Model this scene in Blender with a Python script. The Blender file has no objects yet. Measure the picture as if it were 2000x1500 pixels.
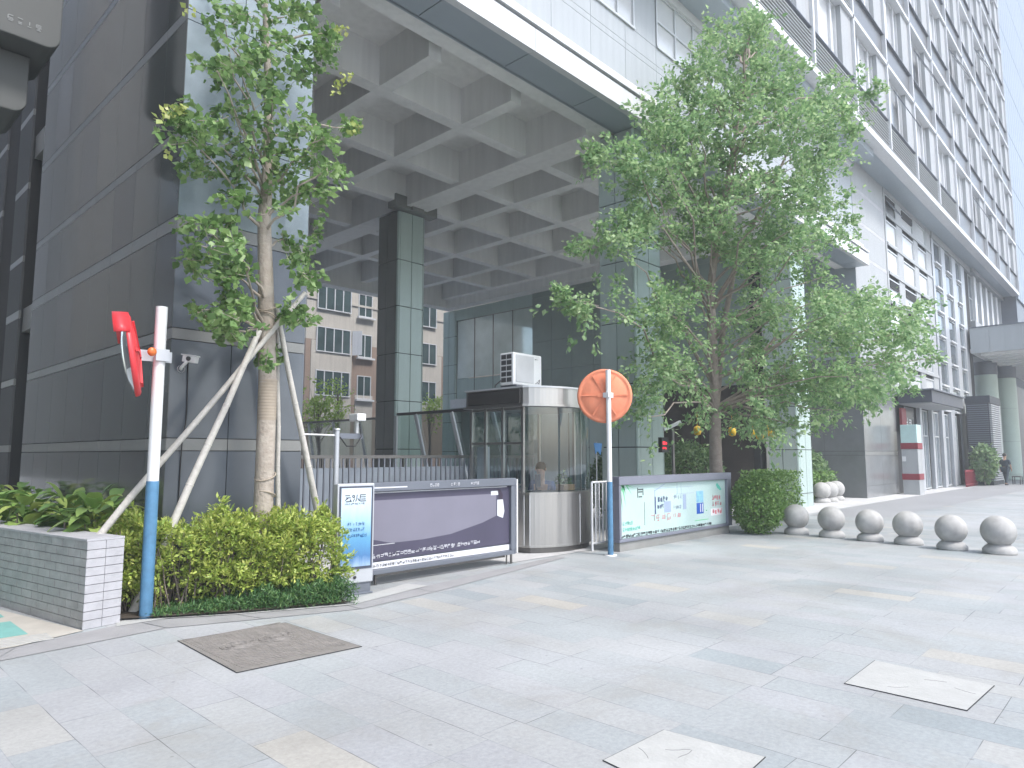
import bpy, math, random
import numpy as np
from mathutils import Vector, Matrix, noise as mn
R = math.radians
random.seed(7); RNG = np.random.default_rng(7)
S = bpy.context.scene; COL = S.collection

# ------------------------------------------------ camera, sky, sun, exposure
FOC, PIT, AZ, EYE = 1346., R(5.9), R(43.3), 1.6
cd = bpy.data.cameras.new('camera'); cam = bpy.data.objects.new('camera', cd); COL.objects.link(cam)
cd.sensor_width = 36; cd.lens = 36*FOC/2000; cd.clip_end = 2000; cd.clip_start = .05
cam.location = (0, 0, EYE); cam.rotation_euler = (R(90)+PIT, 0, AZ-R(90)); S.camera = cam
W = bpy.data.worlds.new('World'); S.world = W; W.use_nodes = True
SUN_EL, SUN_DIR = R(56), Vector((.12, -1, 0)).normalized()
sk = W.node_tree.nodes.new('ShaderNodeTexSky'); sk.sky_type = 'NISHITA'; sk.sun_disc = False
sk.sun_elevation = SUN_EL; sk.sun_rotation = math.atan2(SUN_DIR.x, SUN_DIR.y)
sk.air_density = 1.0; sk.dust_density = 2.4; sk.ozone_density = 1.0
bg = W.node_tree.nodes['Background']; bg.inputs[1].default_value = .15
hs = W.node_tree.nodes.new('ShaderNodeHueSaturation'); hs.inputs['Saturation'].default_value = .75
W.node_tree.links.new(sk.outputs[0], hs.inputs['Color']); W.node_tree.links.new(hs.outputs[0], bg.inputs[0])
sl = bpy.data.lights.new('sun', 'SUN'); sl.energy = 1.5; sl.angle = R(10); sl.color = (1, .975, .95)
sun = bpy.data.objects.new('sun', sl); COL.objects.link(sun)
sd = Vector((SUN_DIR.x*math.cos(SUN_EL), SUN_DIR.y*math.cos(SUN_EL), math.sin(SUN_EL)))
sun.rotation_euler = sd.to_track_quat('Z', 'Y').to_euler(); sun.location = (0, -10, 30)
S.view_settings.view_transform = 'Standard'; S.view_settings.look = 'None'
S.view_settings.exposure = 1.4; S.view_settings.gamma = 1
S.cycles.max_bounces = 8; S.cycles.transparent_max_bounces = 16; S.cycles.caustics_reflective = False

# ------------------------------------------------ helpers
_F = np.array([math.cos(AZ)*math.cos(PIT), math.sin(AZ)*math.cos(PIT), math.sin(PIT)])
_R = np.array([math.sin(AZ), -math.cos(AZ), 0]); _U = np.cross(_R, _F); _C = np.array([0, 0, EYE])
def at(u, v, ax, c):
    """world point seen at photo pixel (u, v) on the plane ax = c (ax 'd' = horizontal distance ahead)"""
    d = _F+_R*(u-1000)/FOC+_U*(750-v)/FOC
    if ax == 'd': t = c/(d[0]*math.cos(AZ)+d[1]*math.sin(AZ))
    else: i = 'xyz'.index(ax); t = (c-_C[i])/d[i]
    return _C+t*d

def lk(t, a, b): t.links.new(a, b)
def mat(name, col, rough=.6, metal=0., var=.12, nscale=1.5, bump=0., bscale=40., spec=.5, coat=0., col2=None, stain=0., stretch=None, objvar=0.):
    m = bpy.data.materials.new(name); m.use_nodes = True; t = m.node_tree; b = t.nodes['Principled BSDF']
    b.inputs['Roughness'].default_value = rough; b.inputs['Metallic'].default_value = metal
    b.inputs['Specular IOR Level'].default_value = spec; b.inputs['Coat Weight'].default_value = coat
    b.inputs['Coat Roughness'].default_value = .05
    tc = t.nodes.new('ShaderNodeTexCoord')
    n = t.nodes.new('ShaderNodeTexNoise'); n.inputs['Scale'].default_value = nscale; n.inputs['Detail'].default_value = 6
    n.inputs['Roughness'].default_value = .6
    if stretch:
        ms = t.nodes.new('ShaderNodeMapping'); ms.inputs['Scale'].default_value = stretch; lk(t, tc.outputs['Object'], ms.inputs['Vector']); lk(t, ms.outputs[0], n.inputs['Vector'])
    else: lk(t, tc.outputs['Object'], n.inputs['Vector'])
    cr = t.nodes.new('ShaderNodeValToRGB'); c = np.array(col)
    c2 = np.array(col2) if col2 else c*(1+var)
    cr.color_ramp.elements[0].position = .3; cr.color_ramp.elements[1].position = .7
    cr.color_ramp.elements[0].color = (*(c*(1-var) if col2 is None else c), 1); cr.color_ramp.elements[1].color = (*np.clip(c2, 0, 1), 1)
    lk(t, n.outputs['Fac'], cr.inputs['Fac']); out = cr.outputs['Color']
    if stain:   # vertical rain streaks
        mp = t.nodes.new('ShaderNodeMapping'); mp.inputs['Scale'].default_value = (3.5, 3.5, .25)
        n2 = t.nodes.new('ShaderNodeTexNoise'); n2.inputs['Scale'].default_value = 2.; n2.inputs['Detail'].default_value = 5
        lk(t, tc.outputs['Object'], mp.inputs['Vector']); lk(t, mp.outputs[0], n2.inputs['Vector'])
        mr = t.nodes.new('ShaderNodeMapRange'); mr.inputs['From Min'].default_value = .35; mr.inputs['From Max'].default_value = .75
        mr.inputs['To Min'].default_value = 1.; mr.inputs['To Max'].default_value = 1-stain
        lk(t, n2.outputs['Fac'], mr.inputs['Value'])
        mx = t.nodes.new('ShaderNodeMix'); mx.data_type = 'RGBA'; mx.blend_type = 'MULTIPLY'; mx.inputs['Factor'].default_value = 1
        lk(t, out, mx.inputs['A']); lk(t, mr.outputs[0], mx.inputs['B']); out = mx.outputs['Result']
    if objvar:   # each window its own blind or curtain tone
        oi = t.nodes.new('ShaderNodeObjectInfo'); mo = t.nodes.new('ShaderNodeMapRange'); mo.inputs['To Min'].default_value = 1-objvar; mo.inputs['To Max'].default_value = 1.
        lk(t, oi.outputs['Random'], mo.inputs['Value']); mx = t.nodes.new('ShaderNodeMix'); mx.data_type = 'RGBA'; mx.blend_type = 'MULTIPLY'; mx.inputs['Factor'].default_value = 1
        lk(t, out, mx.inputs['A']); lk(t, mo.outputs[0], mx.inputs['B']); out = mx.outputs['Result']
    lk(t, out, b.inputs['Base Color'])
    mr = t.nodes.new('ShaderNodeMapRange'); mr.inputs['To Min'].default_value = max(rough*.8, .02); mr.inputs['To Max'].default_value = min(rough*1.25, 1)
    lk(t, n.outputs['Fac'], mr.inputs['Value']); lk(t, mr.outputs[0], b.inputs['Roughness'])
    if bump:
        n3 = t.nodes.new('ShaderNodeTexNoise'); n3.inputs['Scale'].default_value = bscale; n3.inputs['Detail'].default_value = 5
        lk(t, tc.outputs['Object'], n3.inputs['Vector'])
        bp = t.nodes.new('ShaderNodeBump'); bp.inputs['Strength'].default_value = bump; bp.inputs['Distance'].default_value = .02
        lk(t, n3.outputs['Fac'], bp.inputs['Height']); lk(t, bp.outputs[0], b.inputs['Normal'])
    return m

def leafmat(name, c1, c2, c3, trans=.35):
    m = bpy.data.materials.new(name); m.use_nodes = True; t = m.node_tree; b = t.nodes['Principled BSDF']
    g = t.nodes.new('ShaderNodeNewGeometry'); cr = t.nodes.new('ShaderNodeValToRGB'); e = cr.color_ramp.elements
    e[0].color = (*c1, 1); e[1].color = (*c3, 1); e.new(.5).color = (*c2, 1)
    lk(t, g.outputs['Random Per Island'], cr.inputs['Fac']); lk(t, cr.outputs[0], b.inputs['Base Color'])
    b.inputs['Roughness'].default_value = .45
    tr = t.nodes.new('ShaderNodeBsdfTranslucent'); lk(t, cr.outputs[0], tr.inputs['Color'])
    mx = t.nodes.new('ShaderNodeMixShader'); mx.inputs[0].default_value = trans
    lk(t, b.outputs[0], mx.inputs[1]); lk(t, tr.outputs[0], mx.inputs[2]); lk(t, mx.outputs[0], t.nodes['Material Output'].inputs[0])
    return m

def glassmat(name, tint, refl=1.0, ior=1.5, rough=.02):
    m = bpy.data.materials.new(name); m.use_nodes = True; t = m.node_tree
    t.nodes.remove(t.nodes['Principled BSDF'])
    tr = t.nodes.new('ShaderNodeBsdfTransparent'); tr.inputs[0].default_value = (*tint, 1)
    gl = t.nodes.new('ShaderNodeBsdfGlossy'); gl.inputs['Roughness'].default_value = rough
    lw = t.nodes.new('ShaderNodeLayerWeight'); fr = t.nodes.new('ShaderNodeMath'); fr.operation = 'POWER'; fr.inputs[1].default_value = 4.5
    lk(t, lw.outputs['Facing'], fr.inputs[0]); lw.inputs[0].default_value = .5
    ml = t.nodes.new('ShaderNodeMath'); ml.operation = 'MULTIPLY_ADD'; ml.inputs[1].default_value = .9; ml.inputs[2].default_value = .05*refl; ml.use_clamp = True
    mx = t.nodes.new('ShaderNodeMixShader')
    lk(t, fr.outputs[0], ml.inputs[0]); lk(t, ml.outputs[0], mx.inputs[0]); lk(t, tr.outputs[0], mx.inputs[1]); lk(t, gl.outputs[0], mx.inputs[2])
    lk(t, mx.outputs[0], t.nodes['Material Output'].inputs[0]); return m

class MB:
    def __init__(s): s.v = []; s.f = []; s.m = []; s.k = 0; s.smooth = []
    def slot(s, k): s.k = k; return s
    def add(s, vs, fs, sm=False):
        n = len(s.v); s.v += [tuple(map(float, p)) for p in vs]
        for f in fs: s.f.append(tuple(i+n for i in f)); s.m.append(s.k); s.smooth.append(sm)
        return s
    def box(s, x0, x1, y0, y1, z0, z1):
        x0, x1 = sorted((x0, x1)); y0, y1 = sorted((y0, y1)); z0, z1 = sorted((z0, z1))
        return s.add([(x0,y0,z0),(x1,y0,z0),(x1,y1,z0),(x0,y1,z0),(x0,y0,z1),(x1,y0,z1),(x1,y1,z1),(x0,y1,z1)],
                     [(0,3,2,1),(4,5,6,7),(0,1,5,4),(1,2,6,5),(2,3,7,6),(3,0,4,7)])
    def boxm(s, size, M4):
        a, b, c = [q/2 for q in size]
        P = [M4@Vector(p) for p in [(-a,-b,-c),(a,-b,-c),(a,b,-c),(-a,b,-c),(-a,-b,c),(a,-b,c),(a,b,c),(-a,b,c)]]
        return s.add(P, [(0,3,2,1),(4,5,6,7),(0,1,5,4),(1,2,6,5),(2,3,7,6),(3,0,4,7)])
    def bar(s, p, q, w, h=None):
        p, q = Vector(p), Vector(q); d = q-p; M4 = Matrix.Translation((p+q)/2)@d.to_track_quat('Z', 'Y').to_matrix().to_4x4()
        return s.boxm((w, h or w, d.length), M4)
    def tube(s, pts, rs, n=8, cap=True):
        pts = [Vector(p) for p in pts]
        if not hasattr(rs, '__len__'): rs = [rs]*len(pts)
        vs = []; up = None
        for i, p in enumerate(pts):
            d = (pts[min(i+1, len(pts)-1)]-pts[max(i-1, 0)]).normalized()
            if up is None: up = Vector((0, 1, 0)) if abs(d.z) > .8 else Vector((0, 0, 1))
            a = d.cross(up).normalized(); b = a.cross(d).normalized(); up = b if abs(d.z) < .999 else up
            for k in range(n):
                t = 2*math.pi*k/n; vs.append(p+(a*math.cos(t)+b*math.sin(t))*rs[i])
        fs = [(i*n+k, i*n+(k+1)%n, (i+1)*n+(k+1)%n, (i+1)*n+k) for i in range(len(pts)-1) for k in range(n)]
        s.add(vs, fs, True)
        if cap:
            m = len(vs)-n; s.add(vs[:n], [tuple(range(n))]); s.add(vs[m:], [tuple(range(n-1, -1, -1))])
        return s
    def lathe(s, prof, c=(0, 0, 0), n=32, M4=None):
        vs = [];
        for r, z in prof:
            for k in range(n):
                t = 2*math.pi*k/n; p = Vector((r*math.cos(t), r*math.sin(t), z)); vs.append((M4@p) if M4 else p+Vector(c))
        fs = [(i*n+k, i*n+(k+1)%n, (i+1)*n+(k+1)%n, (i+1)*n+k) for i in range(len(prof)-1) for k in range(n)]
        return s.add(vs, fs, True)
    def prism(s, poly, z0, z1, top=True):
        n = len(poly); vs = [(x, y, z0) for x, y in poly]+[(x, y, z1) for x, y in poly]
        fs = [(k, (k+1)%n, n+(k+1)%n, n+k) for k in range(n)]
        if top: fs += [tuple(range(n-1, -1, -1)), tuple(range(n, 2*n))]
        return s.add(vs, fs)
    def strip(s, pts, z0, z1):   # open vertical ribbon
        n = len(pts); return s.add([(x, y, z0) for x, y in pts]+[(x, y, z1) for x, y in pts],
                                   [(k, k+1, n+k+1, n+k) for k in range(n-1)], True)
    def ell(s, c, r, n=16, m=10):
        prof = [(math.cos(-math.pi/2+math.pi*i/m), math.sin(-math.pi/2+math.pi*i/m)) for i in range(m+1)]
        return s.lathe([(max(a, .001), b) for a, b in prof], n=n, M4=Matrix.Translation(c)@Matrix.Diagonal((*r, 1)))
    def build(s, name, mats, parent=None, org=None, bevel=0, rot=None):
        if not isinstance(mats, (list, tuple)): mats = [mats]
        L = Vector(parent['o']) if parent is not None else Vector(org or (0, 0, 0))
        me = bpy.data.meshes.new(name); me.from_pydata([tuple(Vector(p)-L) for p in s.v], [], s.f)
        for m in mats: me.materials.append(m)
        me.polygons.foreach_set('material_index', s.m); me.polygons.foreach_set('use_smooth', s.smooth); me.update()
        o = bpy.data.objects.new(name, me); COL.objects.link(o)
        if parent is not None: o.parent = parent
        else: o.location = L
        o['o'] = tuple(L)
        if bevel:
            b = o.modifiers.new('bevel', 'BEVEL'); b.width = bevel; b.segments = 2; b.limit_method = 'ANGLE'; b.angle_limit = R(40)
        return o

def tag(o, label, cat, group=None):
    o['label'] = label; o['category'] = cat
    if group: o['group'] = group
    return o
def thing(name, label, cat, loc=(0, 0, 0), group=None):
    o = bpy.data.objects.new(name, None); COL.objects.link(o); o.location = loc; o['o'] = tuple(loc); o.empty_display_size = .2
    return tag(o, label, cat, group)
def struct(o, kind='structure'): o['kind'] = kind; return o
def copy_tree(o, parent=None, delta=None):
    c = o.copy(); COL.objects.link(c)
    if parent: c.parent = parent
    if delta is not None: c.location = Vector(o.location)+Vector(delta)
    for ch in [q for q in COL.objects if q.parent == o]: copy_tree(ch, c)
    return c
def panels_x(mb, x, ys, zs, th=.03, g=.006, side=-1, pick=None):
    """cladding panels on a wall x=const facing side*X"""
    for i in range(len(ys)-1):
        for j in range(len(zs)-1):
            if pick: mb.slot(pick(i, j))
            mb.box(x, x+side*th, ys[i]+g, ys[i+1]-g, zs[j]+g, zs[j+1]-g)
def panels_y(mb, y, xs, zs, th=.03, g=.006, side=-1, pick=None):
    for i in range(len(xs)-1):
        for j in range(len(zs)-1):
            if pick: mb.slot(pick(i, j))
            mb.box(xs[i]+g, xs[i+1]-g, y, y+side*th, zs[j]+g, zs[j+1]-g)
def steps(a, b, s): n = max(1, round((b-a)/s)); return [a+(b-a)*i/n for i in range(n+1)]

def leafmesh(name, pts, size, m, parent=None, org=None, aspect=.75, droop=.25, up=.35, dirs=None, fold=.25):
    """many leaf-sized folded blades at pts"""
    P = np.asarray(pts); n = len(P); L = np.array(parent['o'] if parent is not None else (org or (0, 0, 0)))
    d = RNG.normal(size=(n, 3)) if dirs is None else np.asarray(dirs)+RNG.normal(size=(n, 3))*.6
    d[:, 2] -= droop; d /= np.linalg.norm(d, axis=1)[:, None]
    nn = RNG.normal(size=(n, 3)); nn[:, 2] += up*3; w = np.cross(d, nn); w /= np.linalg.norm(w, axis=1)[:, None]+1e-9
    nrm = np.cross(w, d)
    s = (size*RNG.uniform(.5, 1.4, n))[:, None]; P = P-L
    V = np.empty((n, 5, 3)); V[:, 0] = P; V[:, 1] = P+d*s*.45+w*s*aspect*.5+nrm*s*fold*.3; V[:, 2] = P+d*s*.98+w*s*.12
    V[:, 3] = P+d*s*.45-w*s*aspect*.5+nrm*s*fold*.3; V[:, 4] = P+d*s*.5
    V = V.reshape(-1, 3)
    base = np.arange(n)*5
    F = np.stack([base, base+1, base+4, base+1, base+2, base+4, base+2, base+3, base+4, base+3, base, base+4], 1).reshape(-1)
    me = bpy.data.meshes.new(name); me.vertices.add(len(V)); me.vertices.foreach_set('co', V.reshape(-1))
    me.loops.add(len(F)); me.loops.foreach_set('vertex_index', F.astype(np.int32))
    nf = len(F)//3; me.polygons.add(nf); me.polygons.foreach_set('loop_start', np.arange(nf)*3); me.polygons.foreach_set('loop_total', np.full(nf, 3))
    me.update(calc_edges=True); me.materials.append(m)
    o = bpy.data.objects.new(name, me); COL.objects.link(o)
    if parent is not None: o.parent = parent
    else: o.location = Vector(L)
    o['o'] = tuple(L); return o

def glyphs(mb, o, ax, ay, n, h, w=None, gap=.25, k=None, dens=5, wt=.12, off=0., seed=0):
    """row of n small stroke characters; o origin, ax writing direction, ay up; thin boxes standing off the face"""
    rr = random.Random(seed); w = w or h*.8; ax = Vector(ax).normalized(); ay = Vector(ay).normalized(); nz = ax.cross(ay)
    if k is not None: mb.slot(k)
    def rect(cx, cy, a, b):
        c = Vector(o)+ax*cx+ay*cy+nz*(.003+off)
        M4 = Matrix((ax, ay, nz)).transposed().to_4x4(); M4.translation = c; mb.boxm((a, b, .002), M4)
    for i in range(n):
        x0 = i*w*(1+gap)
        for j in range(dens):
            if rr.random() < .5: rect(x0+w*.5, h*(.08+.84*j/(dens-1)), w*rr.uniform(.5, 1), h*wt)
        for j in range(max(2, dens-2)):
            if rr.random() < .7: rect(x0+w*rr.choice((.08, .5, .92)), h*rr.uniform(.3, .7), h*wt, h*rr.uniform(.45, .95))

# ------------------------------------------------ materials
M_pave = bpy.data.materials.new('paving'); M_pave.use_nodes = True
def paving():
    t = M_pave.node_tree; b = t.nodes['Principled BSDF']; tc = t.nodes.new('ShaderNodeTexCoord')
    # slabs: rows along X, 0.6 deep, 0.9 long
    mp = t.nodes.new('ShaderNodeMapping'); mp.inputs['Rotation'].default_value = (0, 0, R(90)); mp.inputs['Location'].default_value = (.18, 0, 0)
    nz = t.nodes.new('ShaderNodeTexNoise'); nz.inputs['Scale'].default_value = 1.1; nz.inputs['Detail'].default_value = 2
    va = t.nodes.new('ShaderNodeMix'); va.data_type = 'RGBA'; va.blend_type = 'LINEAR_LIGHT'; va.inputs['Factor'].default_value = .012
    lk(t, tc.outputs['Object'], nz.inputs['Vector']); lk(t, tc.outputs['Object'], va.inputs['A']); lk(t, nz.outputs['Color'], va.inputs['B'])
    lk(t, va.outputs['Result'], mp.inputs['Vector'])
    br = t.nodes.new('ShaderNodeTexBrick'); br.inputs['Scale'].default_value = 1; br.inputs['Brick Width'].default_value = .68
    br.inputs['Row Height'].default_value = .32; br.inputs['Mortar Size'].default_value = .0028; br.inputs['Mortar Smooth'].default_value = .3
    br.offset = .42; br.offset_frequency = 3; br.squash = 1.2; br.squash_frequency = 3; br.inputs['Color1'].default_value = (0, 0, 0, 1); br.inputs['Color2'].default_value = (1, 1, 1, 1); br.inputs['Mortar'].default_value = (.5, .5, .5, 1)
    lk(t, mp.outputs[0], br.inputs['Vector'])
    cr = t.nodes.new('ShaderNodeValToRGB'); cr.color_ramp.interpolation = 'LINEAR'; e = cr.color_ramp.elements
    e[0].color = (.275, .31, .325, 1); e[1].color = (.41, .395, .36, 1)
    for p, c in ((.15, (.325, .35, .36)), (.45, (.34, .36, .368)), (.65, (.352, .362, .378)), (.92, (.356, .368, .37))): e.new(p).color = (*c, 1)
    lk(t, br.outputs['Color'], cr.inputs['Fac'])
    n1 = t.nodes.new('ShaderNodeTexNoise'); n1.inputs['Scale'].default_value = .45; n1.inputs['Detail'].default_value = 7; n1.inputs['Roughness'].default_value = .62
    n2 = t.nodes.new('ShaderNodeTexNoise'); n2.inputs['Scale'].default_value = 30; n2.inputs['Detail'].default_value = 6; n2.inputs['Roughness'].default_value = .7
    lk(t, tc.outputs['Object'], n1.inputs['Vector']); lk(t, tc.outputs['Object'], n2.inputs['Vector'])
    m1 = t.nodes.new('ShaderNodeMapRange'); m1.inputs['From Min'].default_value = .3; m1.inputs['From Max'].default_value = .7; m1.inputs['To Min'].default_value = .78; m1.inputs['To Max'].default_value = 1.12
    m2 = t.nodes.new('ShaderNodeMapRange'); m2.inputs['From Min'].default_value = .3; m2.inputs['From Max'].default_value = .7; m2.inputs['To Min'].default_value = .84; m2.inputs['To Max'].default_value = 1.1
    lk(t, n1.outputs['Fac'], m1.inputs['Value']); lk(t, n2.outputs['Fac'], m2.inputs['Value'])
    mm = t.nodes.new('ShaderNodeMath'); mm.operation = 'MULTIPLY'; lk(t, m1.outputs[0], mm.inputs[0]); lk(t, m2.outputs[0], mm.inputs[1])
    a = t.nodes.new('ShaderNodeMix'); a.data_type = 'RGBA'; a.blend_type = 'MULTIPLY'; a.inputs['Factor'].default_value = 1
    lk(t, cr.outputs[0], a.inputs['A']); lk(t, mm.outputs[0], a.inputs['B'])
    # tan and dark stains with their own shapes
    n4 = t.nodes.new('ShaderNodeTexNoise'); n4.inputs['Scale'].default_value = .8; n4.inputs['Detail'].default_value = 9; n4.inputs['Roughness'].default_value = .72; n4.inputs['Distortion'].default_value = .6
    lk(t, tc.outputs['Object'], n4.inputs['Vector'])
    m4 = t.nodes.new('ShaderNodeMapRange'); m4.inputs['From Min'].default_value = .52; m4.inputs['From Max'].default_value = .7; m4.inputs['To Max'].default_value = .6
    lk(t, n4.outputs['Fac'], m4.inputs['Value'])
    a2 = t.nodes.new('ShaderNodeMix'); a2.data_type = 'RGBA'; lk(t, m4.outputs[0], a2.inputs['Factor']); lk(t, a.outputs['Result'], a2.inputs['A']); a2.inputs['B'].default_value = (.26, .255, .235, 1)
    vo = t.nodes.new('ShaderNodeTexVoronoi'); vo.inputs['Scale'].default_value = 3.2; lk(t, tc.outputs['Object'], vo.inputs['Vector'])
    m5 = t.nodes.new('ShaderNodeMapRange'); m5.inputs['From Min'].default_value = .05; m5.inputs['From Max'].default_value = .03; m5.inputs['To Max'].default_value = .55
    lk(t, vo.outputs['Distance'], m5.inputs['Value'])
    a3 = t.nodes.new('ShaderNodeMix'); a3.data_type = 'RGBA'; lk(t, m5.outputs[0], a3.inputs['Factor']); lk(t, a2.outputs['Result'], a3.inputs['A']); a3.inputs['B'].default_value = (.16, .16, .16, 1); a = a3
    # joints: worn, so they fade in and out
    n3 = t.nodes.new('ShaderNodeTexNoise'); n3.inputs['Scale'].default_value = 1.7; n3.inputs['Detail'].default_value = 3
    lk(t, tc.outputs['Object'], n3.inputs['Vector'])
    m3 = t.nodes.new('ShaderNodeMapRange'); m3.inputs['From Min'].default_value = .46; m3.inputs['From Max'].default_value = .62; m3.inputs['To Min'].default_value = .2; m3.inputs['To Max'].default_value = .95
    lk(t, n3.outputs['Fac'], m3.inputs['Value'])
    jm = t.nodes.new('ShaderNodeMath'); jm.operation = 'MULTIPLY'; lk(t, br.outputs['Fac'], jm.inputs[0]); lk(t, m3.outputs[0], jm.inputs[1])
    j = t.nodes.new('ShaderNodeMix'); j.data_type = 'RGBA'; lk(t, jm.outputs[0], j.inputs['Factor']); lk(t, a.outputs['Result'], j.inputs['A']); j.inputs['B'].default_value = (.08, .085, .09, 1)
    lk(t, j.outputs['Result'], b.inputs['Base Color']); b.inputs['Roughness'].default_value = .62
    bp = t.nodes.new('ShaderNodeBump'); bp.inputs['Strength'].default_value = .25; bp.inputs['Distance'].default_value = .01
    lk(t, n2.outputs['Fac'], bp.inputs['Height']); lk(t, bp.outputs[0], b.inputs['Normal'])
paving()
M_kerb = mat('kerb_granite', (.27, .27, .275), .7, var=.1, nscale=4, bump=.2)
M_soil = mat('soil', (.05, .04, .03), .95, var=.3, nscale=8, bump=.6, bscale=25)
M_cream = mat('cream_paving', (.40, .38, .34), .7, var=.1, nscale=5, bump=.15)
M_teal = mat('teal_paving', (.16, .36, .33), .65, var=.1, nscale=8, bump=.15)
M_white = mat('white_paint', (.72, .73, .735), .55, var=.05, stain=.15)
M_pale = mat('pale_slab', (.385, .39, .38), .65, var=.08, nscale=6, bump=.2)
M_iron = mat('cast_iron', (.23, .215, .20), .6, .2, var=.15, nscale=9, bump=.5, bscale=60)
M_joint = mat('joint_dark', (.03, .032, .035), .9, var=.05)
M_gran = mat('dark_granite', (.085, .095, .093), .10, var=.18, nscale=.7, spec=.6, coat=.15)
M_gran2 = mat('dark_granite_deep', (.065, .07, .07), .16, var=.2, nscale=1.1, spec=.6, coat=.15)
M_band = mat('granite_band', (.20, .205, .20), .3, var=.1, nscale=2)
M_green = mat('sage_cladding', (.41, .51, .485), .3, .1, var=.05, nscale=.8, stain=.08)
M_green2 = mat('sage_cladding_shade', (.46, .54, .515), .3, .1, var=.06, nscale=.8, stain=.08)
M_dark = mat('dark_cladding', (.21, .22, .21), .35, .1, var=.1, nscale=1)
M_conc = mat('painted_concrete', (.80, .80, .785), .85, var=.04, nscale=.6, stain=.1)
M_lav = mat('pale_cladding', (.39, .415, .43), .35, .1, var=.04, nscale=.5, stain=.1)
M_soff = mat('soffit_cladding', (.36, .41, .45), .35, .2, var=.05, nscale=.6)
M_trim = mat('white_trim', (.62, .63, .645), .4, var=.04, stain=.1)
M_facade = mat('white_facade', (.37, .385, .395), .5, var=.04, nscale=.6, stain=.1)
M_spand = mat('grey_spandrel', (.16, .165, .17), .3, .1, var=.06, nscale=.3)
M_louv = mat('louvre_dark', (.06, .06, .065), .6)
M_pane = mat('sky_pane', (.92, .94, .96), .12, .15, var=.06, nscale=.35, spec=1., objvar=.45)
M_pane2 = mat('grey_pane', (.22, .26, .29), .08, .3, var=.25, nscale=.5, spec=.9, objvar=.5)
M_gpane = mat('green_pane', (.72, .84, .79), .05, .25, var=.25, nscale=.4, spec=1.)
M_frame = mat('window_frame', (.55, .57, .58), .4, .3, var=.04)
M_steel = mat('brushed_steel', (.44, .43, .42), .3, .9, var=.08, nscale=3, stretch=(9, 9, .12))
M_steeld = mat('dark_steel', (.16, .155, .15), .35, .8, var=.08)
M_glass = glassmat('booth_glass', (.70, .78, .80), 2.6)
M_glass2 = glassmat('canopy_glass', (.62, .70, .67), 3.)
M_stone = mat('bollard_stone', (.42, .415, .405), .75, var=.13, nscale=7, bump=.35, bscale=70, stain=.25)
M_bark = mat('pale_bark', (.30, .255, .21), .85, var=.22, nscale=9, bump=.6, bscale=30, col2=(.42, .375, .32))
M_bark2 = mat('grey_bark', (.20, .165, .14), .85, var=.2, nscale=9, bump=.6, bscale=30)
M_pole = mat('stake_wood', (.50, .48, .44), .7, var=.15, nscale=14, bump=.3)
M_rope = mat('rope', (.33, .28, .22), .9)
M_blue = mat('blue_paint', (.085, .22, .37), .55, var=.2, nscale=9, stain=.25)
M_orange = mat('orange_plastic', (.80, .27, .15), .75, var=.10, nscale=6, stain=.15)
M_red = mat('red_plastic', (.62, .04, .05), .4, var=.08, nscale=4)
M_mirror = mat('mirror_face', (.6, .62, .62), .03, 1., var=.02)
M_black = mat('black_plastic', (.015, .015, .017), .5)
M_grey = mat('grey_metal', (.15, .165, .195), .4, .3, var=.06)
M_lgrey = mat('light_grey_metal', (.46, .48, .51), .4, .3, var=.06)
M_tile = mat('wall_tile', (.38, .38, .40), .55, var=.12, nscale=7, bump=.25, bscale=50)
M_tilel = mat('wall_tile_side', (.35, .355, .35), .6, var=.2, nscale=5, bump=.25, bscale=50)
M_ac = mat('ac_casing', (.72, .73, .73), .45, var=.03)
M_acg = mat('ac_grille', (.50, .51, .52), .5)
L_hedge = leafmat('hedge_leaf', (.22, .33, .06), (.38, .48, .10), (.54, .57, .16), .3)
L_tree = leafmat('ginkgo_leaf', (.11, .21, .07), (.18, .31, .10), (.30, .43, .17), .42)
L_tree2 = leafmat('street_tree_leaf', (.16, .29, .13), (.26, .41, .19), (.44, .57, .30), .5)
L_tip = leafmat('young_leaf', (.30, .38, .10), (.42, .48, .14), (.5, .52, .2), .35)
L_dark = leafmat('shrub_leaf', (.10, .18, .09), (.16, .26, .12), (.26, .36, .17), .3)
L_mid = leafmat('ball_shrub_leaf', (.10, .20, .05), (.16, .29, .08), (.27, .40, .12), .2)
L_plant = leafmat('broad_leaf', (.12, .24, .06), (.22, .36, .09), (.42, .48, .14), .25)
L_grass = leafmat('groundcover_leaf', (.04, .12, .04), (.08, .19, .06), (.15, .26, .08), .25)
L_yel = leafmat('garden_leaf', (.28, .42, .08), (.40, .54, .12), (.52, .62, .18), .45)

# ------------------------------------------------ ground
b = MB(); b.add([(-45, -50, 0), (115, -50, 0), (115, 96, 0), (-45, 96, 0)], [(0, 1, 2, 3)])
struct(b.build('plaza', M_pave))
b = MB()
k0 = [(-.6, 6.45), (1.25, 6.72), (2.6, 6.86), (3.4, 6.55), (4.3, 6.22), (5.4, 6.35), (8.6, 6.95)]
k1 = [(-.6, 6.95), (1.5, 7.10), (2.5, 7.36), (3.3, 6.90), (4.3, 6.45), (5.4, 6.68), (8.6, 7.15)]
for i in range(len(k0)-1):
    a0, a1, c0, c1 = k0[i], k0[i+1], k1[i], k1[i+1]
    b.box(0, 0, 0, 0, 0, 0) if 0 else None
    g = .006
    b.add([(a0[0]+g, a0[1], .005), (a1[0]-g, a1[1], .005), (c1[0]-g, c1[1], .005), (c0[0]+g, c0[1], .005)], [(0, 1, 2, 3)])
struct(b.build('kerb', M_kerb))
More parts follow.
